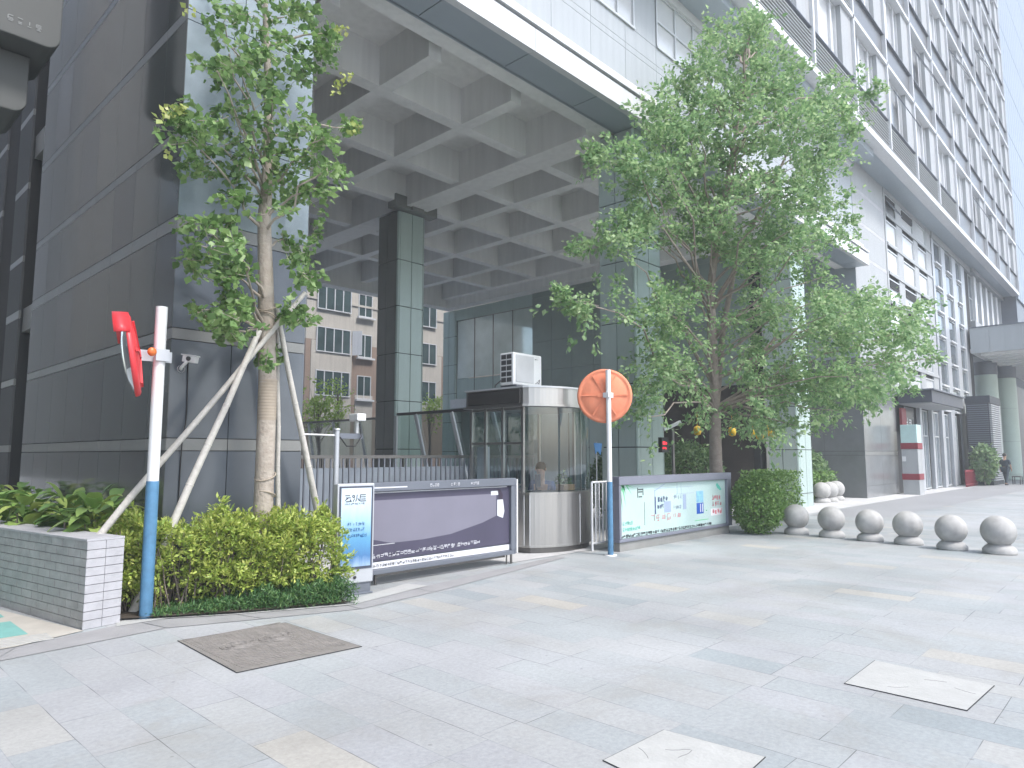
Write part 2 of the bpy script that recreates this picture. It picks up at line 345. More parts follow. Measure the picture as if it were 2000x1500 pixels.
b = MB(); b.add([(2.4, 7.45, .03), (3.3, 6.93, .03), (4.35, 6.5, .03), (4.45, 7.98, .03), (2.9, 7.98, .03), (2.9, 16, .03), (1.6, 16, .03), (2.2, 7.8, .03)], [tuple(range(8))])
struct(b.build('soil_bed', M_soil))
# pale verge between the kerb and the planting, cream side path with teal inlays on the left
b = MB(); b.add([(2.3, 7.25, .009), (2.75, 7.24, .009), (3.3, 6.9, .009), (4.35, 6.44, .009), (5.6, 6.7, .009), (5.5, 7.0, .009), (4.4, 6.65, .009), (3.4, 7.02, .009), (2.9, 7.4, .009), (2.4, 7.6, .009)], [tuple(range(10))])
struct(b.build('verge', M_pale))
b = MB(); b.add([(-.6, 6.97, .007), (1.5, 7.12, .007), (2.04, 7.3, .007), (1.6, 9.4, .007), (.9, 16, .007), (-.6, 16, .007)], [tuple(range(6))])
struct(b.build('side_path', M_cream))
b = MB()
for i in range(8):
    for x0 in (-.5, .66): b.box(x0, x0+1.0, 7.52+i*.95, 8.2+i*.95, .008, .012)
struct(b.build('side_path_inlay', M_teal))
b = MB()
for i in range(5): b.box(-.5, 1.78, 7.16+i*.06, 7.182+i*.06, .008, .012)
struct(b.build('tactile_strip', M_pale))
b = MB()
b.add([(8.4, 7.2, .006), (40, 7.2, .006), (40, 30, .006), (4.7, 30, .006), (4.7, 7.25, .006)], [tuple(range(5))])
struct(b.build('portico_floor', mat('portico_floor', (.50, .50, .50), .6, var=.12, nscale=2, bump=.1)))
b = MB(); b.box(-30, 27, -30, -3.5, .0055, .0056) if 0 else None

b = MB(); b.add([(19.5, 5.35, .005), (47, 4.6, .005), (47, 7.15, .005), (24, 7.15, .005), (19.0, 7.0, .005)], [(0, 1, 2, 3, 4)])  # shade on the far plaza, painted as a darker sheet over the paving
struct(b.build('painted_shade', mat('painted_shade', (.27, .275, .285), .6, var=.1, nscale=.8, bump=.1)))
# hatches
def hatch(name, label, pts, m, rim=.015, h=.007, marks=None, group=None):
    b = MB(); n = len(pts); cx = sum(p[0] for p in pts)/n; cy = sum(p[1] for p in pts)/n
    b.slot(1).prism([(cx+(x-cx)*1.012, cy+(y-cy)*1.014) for x, y in pts], .003, .006)
    b.slot(0).prism(pts, .004, h)
    if marks: marks(b, cx, cy, h)
    return tag(b.build(name, [m, M_joint], org=(cx, cy, 0)), label, 'hatch cover', group)
def ironmarks(b, cx, cy, h):
    for i in range(26):
        y = 5.16+i*.044; b.slot(0).box(2.52, 3.42, y, y+.018, h-.001, h+.004)
    for i in range(3):
        for s in (-1, 1):
            pts = [(cx+s*.17+(.05+.035*i)*math.cos(t)*1.4, cy+.12+(.05+.035*i)*math.sin(t), h+.004) for t in np.linspace(.3, 5.6, 18)]
            b.tube(pts, .005, 5)
hatch('iron_hatch', 'dark rusty rectangular iron hatch set in pale paving in front of the hedge', [(2.45, 5.1), (3.48, 5.02), (3.46, 6.24), (2.5, 6.32)], M_iron, marks=ironmarks)
def crk(seed):
    def f(b, cx, cy, h):
        r = random.Random(seed)
        for i in range(3):
            x, y = cx+r.uniform(-.25, .25), cy+r.uniform(-.3, .3); a = r.uniform(0, 6.28); p = [(x, y, h)]
            for k in range(4): a += r.uniform(-.35, .35); x += .035*math.cos(a); y += .035*math.sin(a); p.append((x, y, h))
            b.slot(1).tube(p, .001, 4)
    return f
hatch('slab_hatch', 'pale recessed slab cover with dark rim near the right edge of the plaza', [(5.25, 1.02), (5.93, .98), (6.0, 1.76), (5.27, 1.75)], M_pale, marks=crk(3))
hatch('slab_hatch', 'cracked pale slab cover at the bottom edge of the plaza', [(3.0, 1.62), (3.72, 1.66), (3.67, 2.24), (3.1, 2.26)], M_pale, marks=crk(5))

# ------------------------------------------------ podium building
POD = thing('podium_building', 'grey stone clad podium with a tall coffered portico on square pillars', 'building', (2.93, 8, 0))
# dark stone block at the left
b = MB(); zb = [0, .5, 1.65, 1.79, 2.9, 3.03, 4.17, 4.33, 5.27, 5.39, 6.71, 6.84, 8.2, 8.33, 9.6, 9.73, 11, 11.13, 12.4]
b.slot(2).box(2.965, 4.58, 8.035, 14.55, 0, 12.4)
def pk(i, j): return 1 if zb[j+1]-zb[j] < .2 else (0 if (i*7+j*3) % 5 else 3)
panels_x(b, 2.965, [8.0]+steps(8.62, 14.55, .85), zb, .035, .005, pick=pk)
panels_y(b, 8.035, [2.93, 3.62, 4.58], zb, .035, .005, pick=lambda i, j: 1 if zb[j+1]-zb[j] < .2 and zb[j] < 5 else (5 if zb[j] > 4.2 else 4))
b.build('stone_block', [M_gran, M_band, M_joint, M_gran2, mat('slate_cladding', (.10, .115, .135), .2, .1, var=.1), mat('blue_glass_cladding', (.21, .26, .29), .22, 0., var=.28, nscale=1.2)], POD)
# recessed bay and further stone wall
b = MB(); b.slot(2).box(3.9, 4.2, 14.56, 15.5, 0, 12.4)
b.slot(0); panels_x(b, 3.9, [14.56, 15.5], [0, 1.65, 1.79, 4.2, 4.35, 7, 9.6, 12.4], .03, .005, pick=lambda i, j: 1 if j in (1, 3) else 3)
b.slot(2).box(2.965, 4.2, 15.52, 26, 0, 12.4)
for y0, y1 in ((15.55, 16.6), (17.8, 18.9), (20.1, 21.2), (22.4, 23.5)):
    panels_x(b, 2.965, [y0, y1], zb, .035, .005, pick=lambda i, j: 1 if zb[j+1]-zb[j] < .2 else 0)
for z in (3.9, 7.3, 10.2): b.slot(1).box(2.99, 3.9, 14.6, 15.5, z, z+.45)
b.build('rear_stone_wall', [mat('honed_granite', (.07, .075, .08), .6, var=.15), M_band, M_joint, M_gran2], POD)
# coffered ceiling
b = MB(); XB = [5.4, 7.56, 9.73, 14.0, 16.18, 18.4, 20.6]; YB = [10.7, 13.1, 15.36, 18.1, 20.65]
b.box(4.6, 27.9, 8.9, 24.3, 9.62, 9.9)
for x in XB: b.box(x, x+.3, 9.2, 23.9, 8.8, 9.62)
b.box(11.85, 12.6, 8.9, 23.9, 8.72, 9.62)
for y in YB:
    xs = [4.6]+sum([[x, x+.3] if x != 9.73 else [x, x+.3, 11.85, 12.6] for x in XB], [])+[21.5]
    for i in range(0, len(xs), 2): b.box(xs[i], xs[i+1], y, y+.3, 8.803, 9.62)
b.box(4.6, 21.5, 23.9, 24.4, 8.42, 9.62)
b.build('ceiling', M_conc, POD)
# edge beam: soffit, white trim, gutter line
b = MB()
b.slot(0)
for x0, x1 in [(a, a+2.02) for a in np.arange(4.66, 27.8, 2.04)]: b.box(x0, min(x1, 27.9), 7.78, 8.42, 8.78, 8.85)
b.slot(3).box(4.6, 27.9, 7.82, 8.9, 8.852, 9.6)
b.slot(1)
for x0, x1 in [(a, a+4.07) for a in np.arange(4.66, 27.8, 4.08)]: b.box(x0, min(x1, 27.9), 7.66, 7.8, 8.77, 9.2)
b.slot(2).box(4.6, 27.9, 7.72, 7.83, 9.2, 9.25)
b.slot(1).box(4.6, 27.9, 7.62, 7.85, 9.25, 9.31)
b.slot(0).box(4.6, 27.9, 8.42, 8.5, 8.79, 8.84)
b.slot(0).box(4.6, 27.9, 8.44, 8.46, 8.79, 9.62)
b.build('edge_beam', [M_soff, M_trim, M_joint, M_conc], POD)
# pillars
def pillar(x0, x1, y0, y1, top, mat1, mat2, z0=.0, step=1.35, cham=.07, sx=2, sy=2):
    b = MB(); b.slot(2).box(x0+.03, x1-.03, y0+.03, y1-.03, z0, top)
    zs = [z0]+[z for z in np.arange(z0+.42, top-.4, step)]+[top]
    c = cham; gg = .011
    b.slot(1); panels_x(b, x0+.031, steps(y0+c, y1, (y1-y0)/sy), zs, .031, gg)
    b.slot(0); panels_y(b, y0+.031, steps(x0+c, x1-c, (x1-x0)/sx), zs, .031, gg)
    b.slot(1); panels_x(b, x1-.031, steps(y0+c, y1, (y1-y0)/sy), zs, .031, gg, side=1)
    b.slot(0)
    for i in range(len(zs)-1):    # rounded corner strips
        for (cx, cy, a0) in ((x0+c, y0+c, 180), (x1-c, y0+c, 270)):
            pts = [(cx+c*math.cos(R(a0+t)), cy+c*math.sin(R(a0+t))) for t in (0, 22, 45, 68, 90)]
            b.strip(pts, zs[i]+gg, zs[i+1]-gg)
    return b
pillar(12.36, 13.42, 8.0, 8.95, 8.78, 0, 1).build('pillar', [M_green, M_green2, M_joint], POD)
pillar(21.6, 22.7, 8.2, 9.15, 8.78, 0, 1).build('pillar', [M_green, M_green2, M_joint], POD)
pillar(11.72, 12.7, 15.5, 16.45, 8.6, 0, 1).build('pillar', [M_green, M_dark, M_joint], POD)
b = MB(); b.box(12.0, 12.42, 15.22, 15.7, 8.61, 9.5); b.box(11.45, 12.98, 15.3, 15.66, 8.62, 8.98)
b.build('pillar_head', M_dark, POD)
pillar(21.5, 22.4, 23.9, 24.8, 8.42, 0, 1, sx=1).build('pillar', [M_green, M_green, M_joint], POD)
# wing wall x=21.5
b = MB(); b.slot(1).box(21.56, 22.0, 9.4, 19.1, 0, 9.6)
b.slot(5); panels_x(b, 21.56, steps(9.6, 19.1, 1.1), [3.9, 5.1, 6.3, 8.2, 8.75], .04, .006)
b.slot(2); panels_x(b, 21.56, steps(19.1, 23.9, 1.2), [7.9, 8.42], .04, .006)
panels_x(b, 21.555, steps(9.6, 19.1, 1.9), [.1, 3.85], .02, .03, pick=lambda i, j: 3 if i < 2 else 0)
b.slot(4).box(21.2, 23.9, 19.1, 23.9, 3.75, 4.15)
b.slot(5).box(21.9, 22.2, 19.1, 23.9, 0, 3.75)
b.build('wing_wall', [M_green2, M_joint, M_green, mat('brown_shop', (.05, .043, .04), .3, var=.3, nscale=1.2), M_trim, mat('slate_panel', (.26, .315, .295), .3, var=.06)], POD)
b = MB()
for y in steps(19.1, 23.9, 1.2)[:-1]: b.box(21.6, 21.62, y+.02, y+1.18, 5.15, 7.88)
for y in steps(19.1, 23.9, 1.2)[:-1]: b.slot(1).box(21.58, 21.62, y+.02, y+1.18, 4.17, 5.12)
w = b.build('glass_wall', [M_gpane, M_green], POD)
b = MB();
for y in steps(19.1, 23.9, 1.2): b.box(21.57, 21.6, y-.012, y+.012, 4.15, 7.9)
b.build('mullions', M_steeld, w)
b = MB(); b.box(21.58, 23.4, 19.1, 23.9, 7.9, 8.0); b.build('fascia', M_dark, POD)
# rear dark fascia towards the wing
b = MB(); b.box(20.9, 21.5, 9.0, 23.9, 8.42, 8.8); b.build('inner_beam', M_conc, POD)
# podium wall above the beam
b = MB(); b.slot(1).box(2.9, 27.9, 8.2, 8.6, 9.31, 13.3)
xs = steps(4.6, 27.9, 1.32)
openings = [(10.75, 12.74), (13.69, 18.2), (20.3, 24.0)]
def podp(i, j): return 0
zz = [9.33, 10.68, 10.83, 11.28]
panels_y(b.slot(0), 8.2, xs, zz, .04, .005)
for i in range(len(xs)-1):
    segs = [(xs[i], xs[i+1])]
    for o0, o1 in openings:
        ns = []
        for s0, s1 in segs:
            if o1 <= s0 or o0 >= s1: ns.append((s0, s1))
            else:
                if s0 < o0: ns.append((s0, o0))
                if s1 > o1: ns.append((o1, s1))
        segs = ns
    for s0, s1 in segs:
        if s1-s0 > .05: b.slot(0).box(s0+.005, s1-.005, 8.16, 8.2, 11.285, 13.2)
b.build('podium_wall', [M_lav, M_joint], POD)
b = MB(); b.box(4.6, 27.9, 7.3, 8.2, 12.95, 13.2); b.build('upper_soffit', M_soff, POD)
b = MB(); b.box(4.6, 27.9, 8.08, 8.16, 12.72, 12.95); b.build('head_trim', M_trim, POD)
def window(x0, x1, z0, z1, y, parent, cols=2, rows=1, pane=M_pane, fr=.05, dep=.06, name='window', label=None, fm=None, rowz=None):
    b = MB(); b.box(x0, x1, y-dep, y, z1-fr, z1); b.box(x0, x1, y-dep-.02, y, z0, z0+fr)
    b.box(x0, x0+fr, y-dep, y, z0+fr, z1-fr); b.box(x1-fr, x1, y-dep, y, z0+fr, z1-fr)
    for i in range(1, cols):
        x = x0+(x1-x0)*i/cols; b.box(x-fr/2, x+fr/2, y-dep+.005, y, z0+fr, z1-fr)
    for z in (rowz or [z0+(z1-z0)*i/rows for i in range(1, rows)]): b.box(x0+fr, x1-fr, y-dep+.01, y-.002, z-fr/2, z+fr/2)
    f = b.build(name, fm or M_frame, parent)
    b = MB(); b.box(x0+fr*.5, x1-fr*.5, y-.012, y-.003, z0+fr*.5, z1-fr*.5); p = b.build('pane', pane, f); 
    p.matrix_parent_inverse = Matrix.Identity(4)
    if label: f['label'] = label
    return f
window(10.75, 12.74, 11.28, 12.72, 8.2-.0, POD, cols=3, pane=M_pane)
window(13.69, 18.2, 11.28, 12.72, 8.2, POD, cols=5, rows=2)
window(20.3, 24.0, 11.28, 12.72, 8.2, POD, cols=4, rows=2)
# wall with windows right of the portico
b = MB(); b.slot(1).box(27.94, 50.2, 8.2, 14, 0, 13.25)
za = [5.3, 6.62, 6.76, 7.9, 8.05, 9.35, 9.52, 10.7, 10.86, 12.0, 12.16, 13.25]
panels_y(b, 8.2, [27.94, 32.2], za, .045, .003, pick=lambda i, j: 2 if j % 2 else 0)
b.slot(3); panels_x(b, 27.96, steps(8.16, 14, 1.4), [0, 1.6, 1.75, 3.9, 5.3, 8, 10.7, 13.25], .03, .005, pick=lambda i, j: 4 if j < 4 else 7)
b.slot(4); panels_y(b, 8.2, [27.94, 30.1, 32.3], [0, .45, 1.6, 1.75, 3.9, 5.3], .04, .004, pick=lambda i, j: 5 if j == 2 else 4)
b.slot(0).box(32.2, 40.6, 8.12, 8.2, 13.05, 13.25)
COLA = [(32.4, 34.0), (34.95, 36.95), (37.75, 39.4)]; COLB = [(40.95, 42.6), (43.5, 45.2), (46.2, 47.6)]
b.slot(0).box(32.2, 40.6, 8.1, 8.2, 4.1, 4.35)
for x in (32.2, 34.0, 34.55, 36.95, 37.4, 39.4, 39.9): pass
for x0, x1 in ((34.0, 34.95), (36.95, 37.75), (39.4, 40.4)): b.slot(0).box(x0, x1, 8.13, 8.2, 4.35, 13.05)
b.slot(0).box(32.2, 32.4, 8.13, 8.2, 4.35, 13.05)
for k in range(7):
    z = 12.1-k*1.3
    b.slot(0).box(32.4, 40.4, 8.09, 8.127, z-.1, z+.04)
for x0, x1 in ((40.5, 40.95), (42.6, 43.5), (45.2, 46.2), (47.6, 48.6)): b.slot(6).box(x0, x1, 8.1, 8.2, 0, 12.9)
b.slot(0).box(40.5, 50.2, 8.05, 8.2, 12.9, 13.25)
b.build('window_wall', [M_facade, M_joint, mat('grey_joint_band', (.42, .42, .44), .5), M_gran2, mat('grey_marble', (.17, .18, .185), .18, var=.12, nscale=1.5), M_band, M_lgrey, M_soff], POD)
for ci, (x0, x1) in enumerate(COLA):
    for k in range(7):
        z1 = 12.0-k*1.3+1.14 if k else 13.04; z0 = 12.14-k*1.3
        if k == 0: z1 = 13.03
        window(x0, x1, z0, min(z1, 13.03), 8.2, POD, cols=1, fr=.06, pane=M_pane, fm=M_frame)
for (x0, x1), z in (((32.4, 34.0), 12.72), ((34.95, 36.95), 12.72), ((32.4, 34.0), 8.95), ((34.95, 36.95), 8.95)):
    b = MB()
    for i in range(5): b.box(x0+.08, x1-.08, 8.11, 8.18, z+i*.07-.1, z+i*.07-.07)
    b.build('louvre_strip', M_louv, POD)
for ci, (x0, x1) in enumerate(COLB):
    for k in range(7):
        z0 = 11.75-k*1.3; f = window(x0, x1, z0, z0+1.18, 8.2, POD, cols=1, fr=.05, pane=M_pane2)
        if True:
            bb = MB(); bb.box(x0-.02, x1-.4, 8.0, 8.14, z0-.1, z0-.02); s = bb.build('sill', M_trim, f)
# open sashes
def sash(x0, x1, z0, z1, y, ang, parent):
    b = MB(); h = z1-z0; M4 = Matrix.Translation(((x0+x1)/2, y, z1))@Matrix.Rotation(R(-ang), 4, 'X')@Matrix.Translation((0, 0, -h/2))
    w = x1-x0; b.boxm((w, .03, .05), M4@Matrix.Translation((0, 0, h/2))); b.boxm((w, .03, .05), M4@Matrix.Translation((0, 0, -h/2)))
    b.boxm((.05, .03, h), M4@Matrix.Translation((w/2, 0, 0))); b.boxm((.05, .03, h), M4@Matrix.Translation((-w/2, 0, 0)))
    b.slot(1).boxm((w-.05, .01, h-.05), M4); b.build('open_sash', [M_grey, M_pane2], parent)
sash(32.5, 33.9, 12.2, 12.7, 8.1, 30, POD)
# colonnade beyond, high band of windows
b = MB(); b.slot(0).box(50.3, 78, 8.3, 8.8, 9.0, 13.25); b.slot(0).box(50.3, 78, 7.9, 8.3, 13.0, 14.1); b.slot(0).box(50.3, 78, 7.95, 8.3, 9.0, 9.9)
for i in range(12): b.slot(1).box(51.6+i*2.0, 52.3+i*2.0, 8.1, 8.3, 9.9, 13.0)
b.build('upper_colonnade', [M_facade, M_trim], POD)
for i in range(12): window(50.45+i*2.0, 51.55+i*2.0, 9.95, 12.95, 8.29, POD, cols=1, rows=2, pane=M_pane2, fm=M_frame)
# entrance canopy and round columns
b = MB(); b.slot(1).box(48.3, 76, -6, 8.0, 7.65, 7.9); b.slot(0)
panels_x(b, 48.2, [-6, -4.6, -3.2, -1.8, -.4, 1, 2.4, 3.9, 5.4, 7.0, 7.95], [7.6, 9.1], .05, .006)
b.slot(2).box(48.1, 76, -6, 7.97, 9.1, 9.16); b.slot(1).box(48.2, 76, -6, 7.95, 7.9, 9.0)
for i in range(7): b.slot(1).box(49+i*1.2, 49.5+i*1.2, -5.5, 7.6, 7.5, 7.66)
b.build('entrance_canopy', [M_lav, M_conc, M_grey], POD)
for (x, y) in ((53.3, 8.1), (56.6, 7.55)):
    b = MB()
    for j, (z0, z1) in enumerate(((0, .35), (.36, 2.5), (2.51, 4.7), (4.71, 6.75))): b.lathe([(.64, z0), (.64, z1)], (x, y, 0), 32)
    b.slot(1).lathe([(.62, 0), (.62, 6.8)], (x, y, 0), 24); b.lathe([(.67, 6.75), (.67, 7.6)], (x, y, 0), 24)
    b.build('round_column', [mat('mint_panel', (.52, .62, .55), .35, var=.04), M_grey], POD)
b = MB(); b.box(54, 90, 9.0, 9.4, 0, 7.6); b.build('entrance_rear_wall', mat('mauve_dark', (.07, .065, .08), .4), POD)
# low awning, doors and entrance columns
b = MB(); b.slot(0).box(32.4, 38.4, 6.8, 8.08, 3.78, 4.28); b.slot(1).box(32.3, 38.5, 6.7, 8.09, 4.28, 4.34); b.slot(2).box(32.5, 38.3, 6.9, 8.08, 3.74, 3.78)
b.build('awning', [mat('slate_fascia', (.055, .06, .08), .4), M_grey, M_facade], POD, bevel=.01)
b = MB(); b.box(33.4, 35.0, 8.10, 8.16, 0, 3.7); d = b.build('door', mat('dark_door', (.035, .035, .045), .3), POD)
b = MB(); b.tube([(34.8, 8.02, .9), (34.8, 8.02, 1.3)], .02, 6); b.box(34.78, 34.82, 8.02, 8.1, .9, .93); b.box(34.78, 34.82, 8.02, 8.1, 1.27, 1.3); b.build('handle', M_steel, d)
for x in (35.4, 37.6, 39.7, 41.8):
    b = MB(); b.box(x, x+.36, 7.95, 8.1, 0, 3.75); b.build('door_column', M_lgrey, POD)
for x in (36.0, 38.2, 40.3, 42.4):
    f = window(x, x+1.35, .05, 3.7, 8.15, POD, cols=2, pane=M_pane2, rowz=[2.5], name='glass_door')
b = MB(); b.box(32.6, 33.3, 8.0, 8.1, 2.6, 3.6); b.build('red_sign_panel', mat('maroon', (.22, .02, .035), .45), POD)
b = MB(); glyphs(b, (33.4, 8.08, 2.75), (1, 0, 0), (0, 0, 1), 3, .55, seed=4); b.build('sign_lettering', M_trim, POD)
# recess right of pillar two
b = MB(); b.box(22.7, 27.9, 11, 11.3, 0, 9.6); b.build('recess_wall', M_dark, POD)

# ------------------------------------------------ high rise
HR = thing('high_rise', 'white office tower with a grid of windows and grey spandrels above the podium', 'building', (8, 7, 13.2))
B0, BW, FH = 24.9, 4.07, 3.735; NB0, NB1 = -4, 9; ZT = [13.45]+[16.95+FH*i for i in range(7)]
b = MB(); x0, x1 = B0+NB0*BW, B0+NB1*BW
b.slot(0).box(x0, x1, 7.35, 16, 13.32, 42); b.slot(3).box(x0, x1, 7.36, 16, 13.25, 13.318)
b.slot(1).box(x0, x1, 6.93, 7.35, 13.2, 13.45)
for z in ZT[1:]: b.slot(1).box(x0, x1, 6.9, 7.345, z-.02, z+.13)
for k, z in enumerate(ZT):
    zt = z+1.28 if k else 14.66
    b.slot(4).box(x0, x1, 6.95, 7.345, zt-.01, zt+.02)
for n in range(NB0, NB1+1):
    x = B0+n*BW; b.slot(1).box(x-.06, x+.06, 6.9, 7.35, 13.45, 42)
for n in range(NB0, NB1):      # piers between windows
    x = B0+n*BW; b.slot(0)
    for k in range(7):
        z0 = (14.71 if k == 0 else ZT[k]+1.33); z1 = ZT[k+1]-.02
        b.box(x+2.95, x+BW-.06, 7.0, 7.35, z0, z1)
b.build('tower_wall', [M_facade, M_trim, M_louv, M_soff, M_grey], HR)
for k in range(7):
    b = MB()
    for n in range(NB0, NB1):
        x = B0+n*BW; z0 = ZT[k]+(.13 if k else 0); z1 = (ZT[k]+1.26 if k else 14.64)
        if (k == 0 and n < 4) or (k == 1 and n < 0):
            for i in range(9):
                z = z0+.05+i*.125
                if z < z1-.05: b.slot(1).boxm((BW-.12, .12, .03), Matrix.Translation((x+BW/2, 7.02, z))@Matrix.Rotation(R(35), 4, 'X'))
            b.slot(2).box(x+.06, x+BW-.06, 7.12, 7.3, z0, z1)
        else: b.slot(0).box(x+.06, x+BW-.06, 7.05, 7.3, z0, z1)
    b.build('spandrel_row', [M_spand, M_frame, M_louv], HR)
def tower_window():
    b = MB(); x, z0, z1 = 0, 0, 2.2; y = .28
    for (a, c) in ((0, .06), (1.12, 1.3), (2.3, 2.42), (2.83, 2.89)): b.box(a, c, y-.12, y, 0, z1)
    b.box(.06, 2.83, y-.1, y, 0, .06); b.box(.06, 2.83, y-.1, y, z1-.06, z1)
    f = b.build('window', M_trim)
    p = MB().box(.04, 2.85, y-.03, y-.02, .04, z1-.04).build('pane', M_pane, f); return f
tw = tower_window(); first = True
for n in range(NB0, NB1):
    for k in range(7):
        z0 = 14.72 if k == 0 else ZT[k]+1.34
        f = tw if first else copy_tree(tw)
        first = False; f.parent = HR; f.location = Vector((B0+n*BW+.06, 7.0, z0))-Vector(HR['o']); f.scale = (1, 1, (ZT[k+1]-.03-z0)/2.2)
for n, k in ((2, 1), (1, 0), (0, 2), (5, 0), (4, 2), (6, 3), (3, 4)):
    x = B0+n*BW+1.4; z0 = ZT[k]+1.4 if k else 14.8; sash(x, x+.95, z0+.1, z0+1.7, 7.05, 25, HR)
# neighbour tower beyond with ribbed panels
NT = thing('panelled_tower', 'tall pale blue panel clad tower beyond the white office tower', 'building', (61.6, 7.1, 13))
b = MB(); b.slot(1).box(61.62, 100, 7.15, 20, 9, 75)
xs = steps(61.62, 95, 1.15)
for i in range(len(xs)-1):
    for z in np.arange(13, 74, 4.4): b.slot(0).box(xs[i]+.03, xs[i+1]-.03, 7.02, 7.15, z+.04, z+4.38)
b.build('panel_wall', [mat('pale_blue_panel', (.25, .30, .36), .4, 0., var=.08, nscale=.2), M_grey], NT)

# ------------------------------------------------ reflected building across the left passage
NB = thing('side_building', 'grey block across the passage, reflected in the dark stone wall', 'building', (-7, 12, 0))
b = MB(); b.slot(0).box(-16, -7, 2, 38, 0, 23); b.slot(0).box(-16, -7.2, 38.02, 54, 0, 8); b.slot(0).box(-16, -7, 54.02, 95, 0, 40)
b.slot(1)
for y in np.arange(4, 36, 2.6):
    for z in np.arange(4.5, 20, 3.2): b.slot(1).box(-7.0, -6.97, y, y+1.5, z, z+1.7)
b.build('wall', [mat('side_wall', (.13, .125, .12), .7, var=.15), M_pane2], NB)

# ------------------------------------------------ apartment building behind
AP = thing('apartment_building', 'cream and brown apartment block seen behind the portico', 'building', (24, 42, 0))
b = MB(); b.slot(0).box(24.1, 60, 42, 52, 9.55, 17); b.slot(1).box(24.1, 60, 42, 52, 0, 9.55)
b.slot(0).box(24.5, 27.75, 41.93, 42.0, 0, 9.5); b.slot(0).box(28.1, 29.6, 41.94, 42.0, 0, 5.9); b.slot(0).box(24.1, 60, 41.92, 42, 12.35, 12.5); b.slot(0).box(34, 36.2, 41.94, 42, 5, 9.5)
b.build('wall', [mat('cream_render', (.50, .47, .42), .85, var=.05, stain=.15), mat('brown_render', (.30, .225, .18), .85, var=.06, stain=.15)], AP)
M_apane = mat('apartment_pane', (.05, .08, .08), .08, .1, var=.4, nscale=.8, spec=.9)
for k, z in enumerate((11.7, 8.72, 5.68)):
    f = window(24.85, 27.6, z, z+1.78, 41.92, AP, cols=4, pane=M_apane, fr=.07, fm=M_trim)
    f = window(28.25, 29.45, z-.05, z+1.65, 41.99-.0, AP, cols=2, pane=M_apane, fr=.06, fm=M_trim)
    bb = MB(); bb.box(28.1, 29.6, 41.7, 41.92, z-.2, z-.08); bb.build('sill', M_trim, f)
    window(34.1, 35.6, z, z+1.7, 41.9, AP, cols=2, pane=M_apane, fr=.07, fm=M_trim)
b = MB(); bb = MB(); bb.boxm((.75, .04, 1.75), Matrix.Translation((27.95, 41.6, 9.6))@Matrix.Rotation(R(-60), 4, 'Z')); bb.build('open_shutter', M_trim, AP)

# ------------------------------------------------ hanging signs upper left
def sign_box(loc, w, d, h, label):
    x, y, z = loc; b = MB(); r = .16
    prof = [(0, h), (0, 0)]+[]
    poly = [(x-w, z+h), (x-w, z), (x-r, z)]+[(x-r+r*math.cos(R(t)), z+r+r*math.sin(R(t))) for t in (-70, -45, -20, 0)]+[(x, z+h)]
    n = len(poly); vs = [(p, y, q) for p, q in poly]+[(p, y+d, q) for p, q in poly]
    b.add(vs, [(k, n+k, n+(k+1)%n, (k+1)%n) for k in range(n)]+[tuple(range(n)), tuple(range(2*n-1, n-1, -1))])
    return b
SG = thing('hanging_sign', 'large dark grey sign cabinet hanging in the upper left corner with small white lettering', 'sign', (1.4, 10.4, 7.0))
sign_box((2.2, 10.4, 6.98), 3.0, 1.2, 2.2, '').build('cabinet', mat('sign_grey', (.085, .09, .088), .7), SG, bevel=.015)
b = MB(); glyphs(b, tuple(at(14, 38, 'y', 10.398)), (1, 0, 0), (0, 0, 1), 4, .085, seed=9, gap=.5); b.build('lettering', mat('dim_letter', (.25, .26, .26), .6), SG)
b = MB(); b.box(.2, .26, 10.9, 10.96, 9.1, 12.3); b.box(1.7, 1.76, 10.9, 10.96, 9.1, 12.3); b.build('hangers', M_steeld, SG)
SG2 = thing('hanging_sign', 'lower plain dark grey sign cabinet beneath the lettered one at the upper left', 'sign', (1.0, 10.8, 6.2))
sign_box((1.95, 10.8, 6.15), 2.6, 1.0, .8, '').build('cabinet', bpy.data.materials['sign_grey'], SG2, bevel=.015)
b = MB(); b.box(-.3, 1.5, 10.9, 11, 5.9, 5.98); b.build('lower_rail', M_lgrey, SG2)

# ------------------------------------------------ brick planter wall
b = MB(); near = [(2.04, 7.36), (2.36, 7.46)]; far = [(1.24, 12.2), (1.56, 12.3)]
PW = thing('planter_wall', 'low grey tiled planter wall ending beside the blue and white pole', 'wall', (2.2, 7.4, 0))
dv = Vector((far[0][0]-near[0][0], far[0][1]-near[0][1])); Ln = dv.length; dv /= Ln; nv = Vector((-dv.y, dv.x))
def W2(s_, t_): return (near[0][0]+dv.x*s_-nv.x*t_, near[0][1]+dv.y*s_-nv.y*t_)
rot = math.atan2(dv.y, dv.x); H = .80
core = MB(); core.slot(1).boxm((Ln, .31, H), Matrix.Translation((*W2(Ln/2, .17), H/2))@Matrix.Rotation(rot, 4, 'Z'))
r = random.Random(2)
for j in range(10):
    z0 = j*.08+.003; off = 0 if j % 2 else -.12
    s = off
    while s < Ln:
        a, e = max(s, 0), min(s+.235, Ln)
        if e-a > .03: core.slot(0).boxm((e-a-.004, .012, .074), Matrix.Translation((*W2((a+e)/2, .01+r.uniform(-.001, .001)), z0+.037))@Matrix.Rotation(rot, 4, 'Z'))
        s += .24
    for (a, e) in ((.0, .17), (.17, .34)): core.slot(2).boxm((.012, e-a-.004, .074), Matrix.Translation((*W2(-.006, (a+e)/2), z0+.037))@Matrix.Rotation(rot, 4, 'Z'))
s = -.01
while s < Ln: core.slot(2).boxm((.236, .345, .02), Matrix.Translation((*W2(s+.12, .17), H+.01))@Matrix.Rotation(rot, 4, 'Z')); s += .24
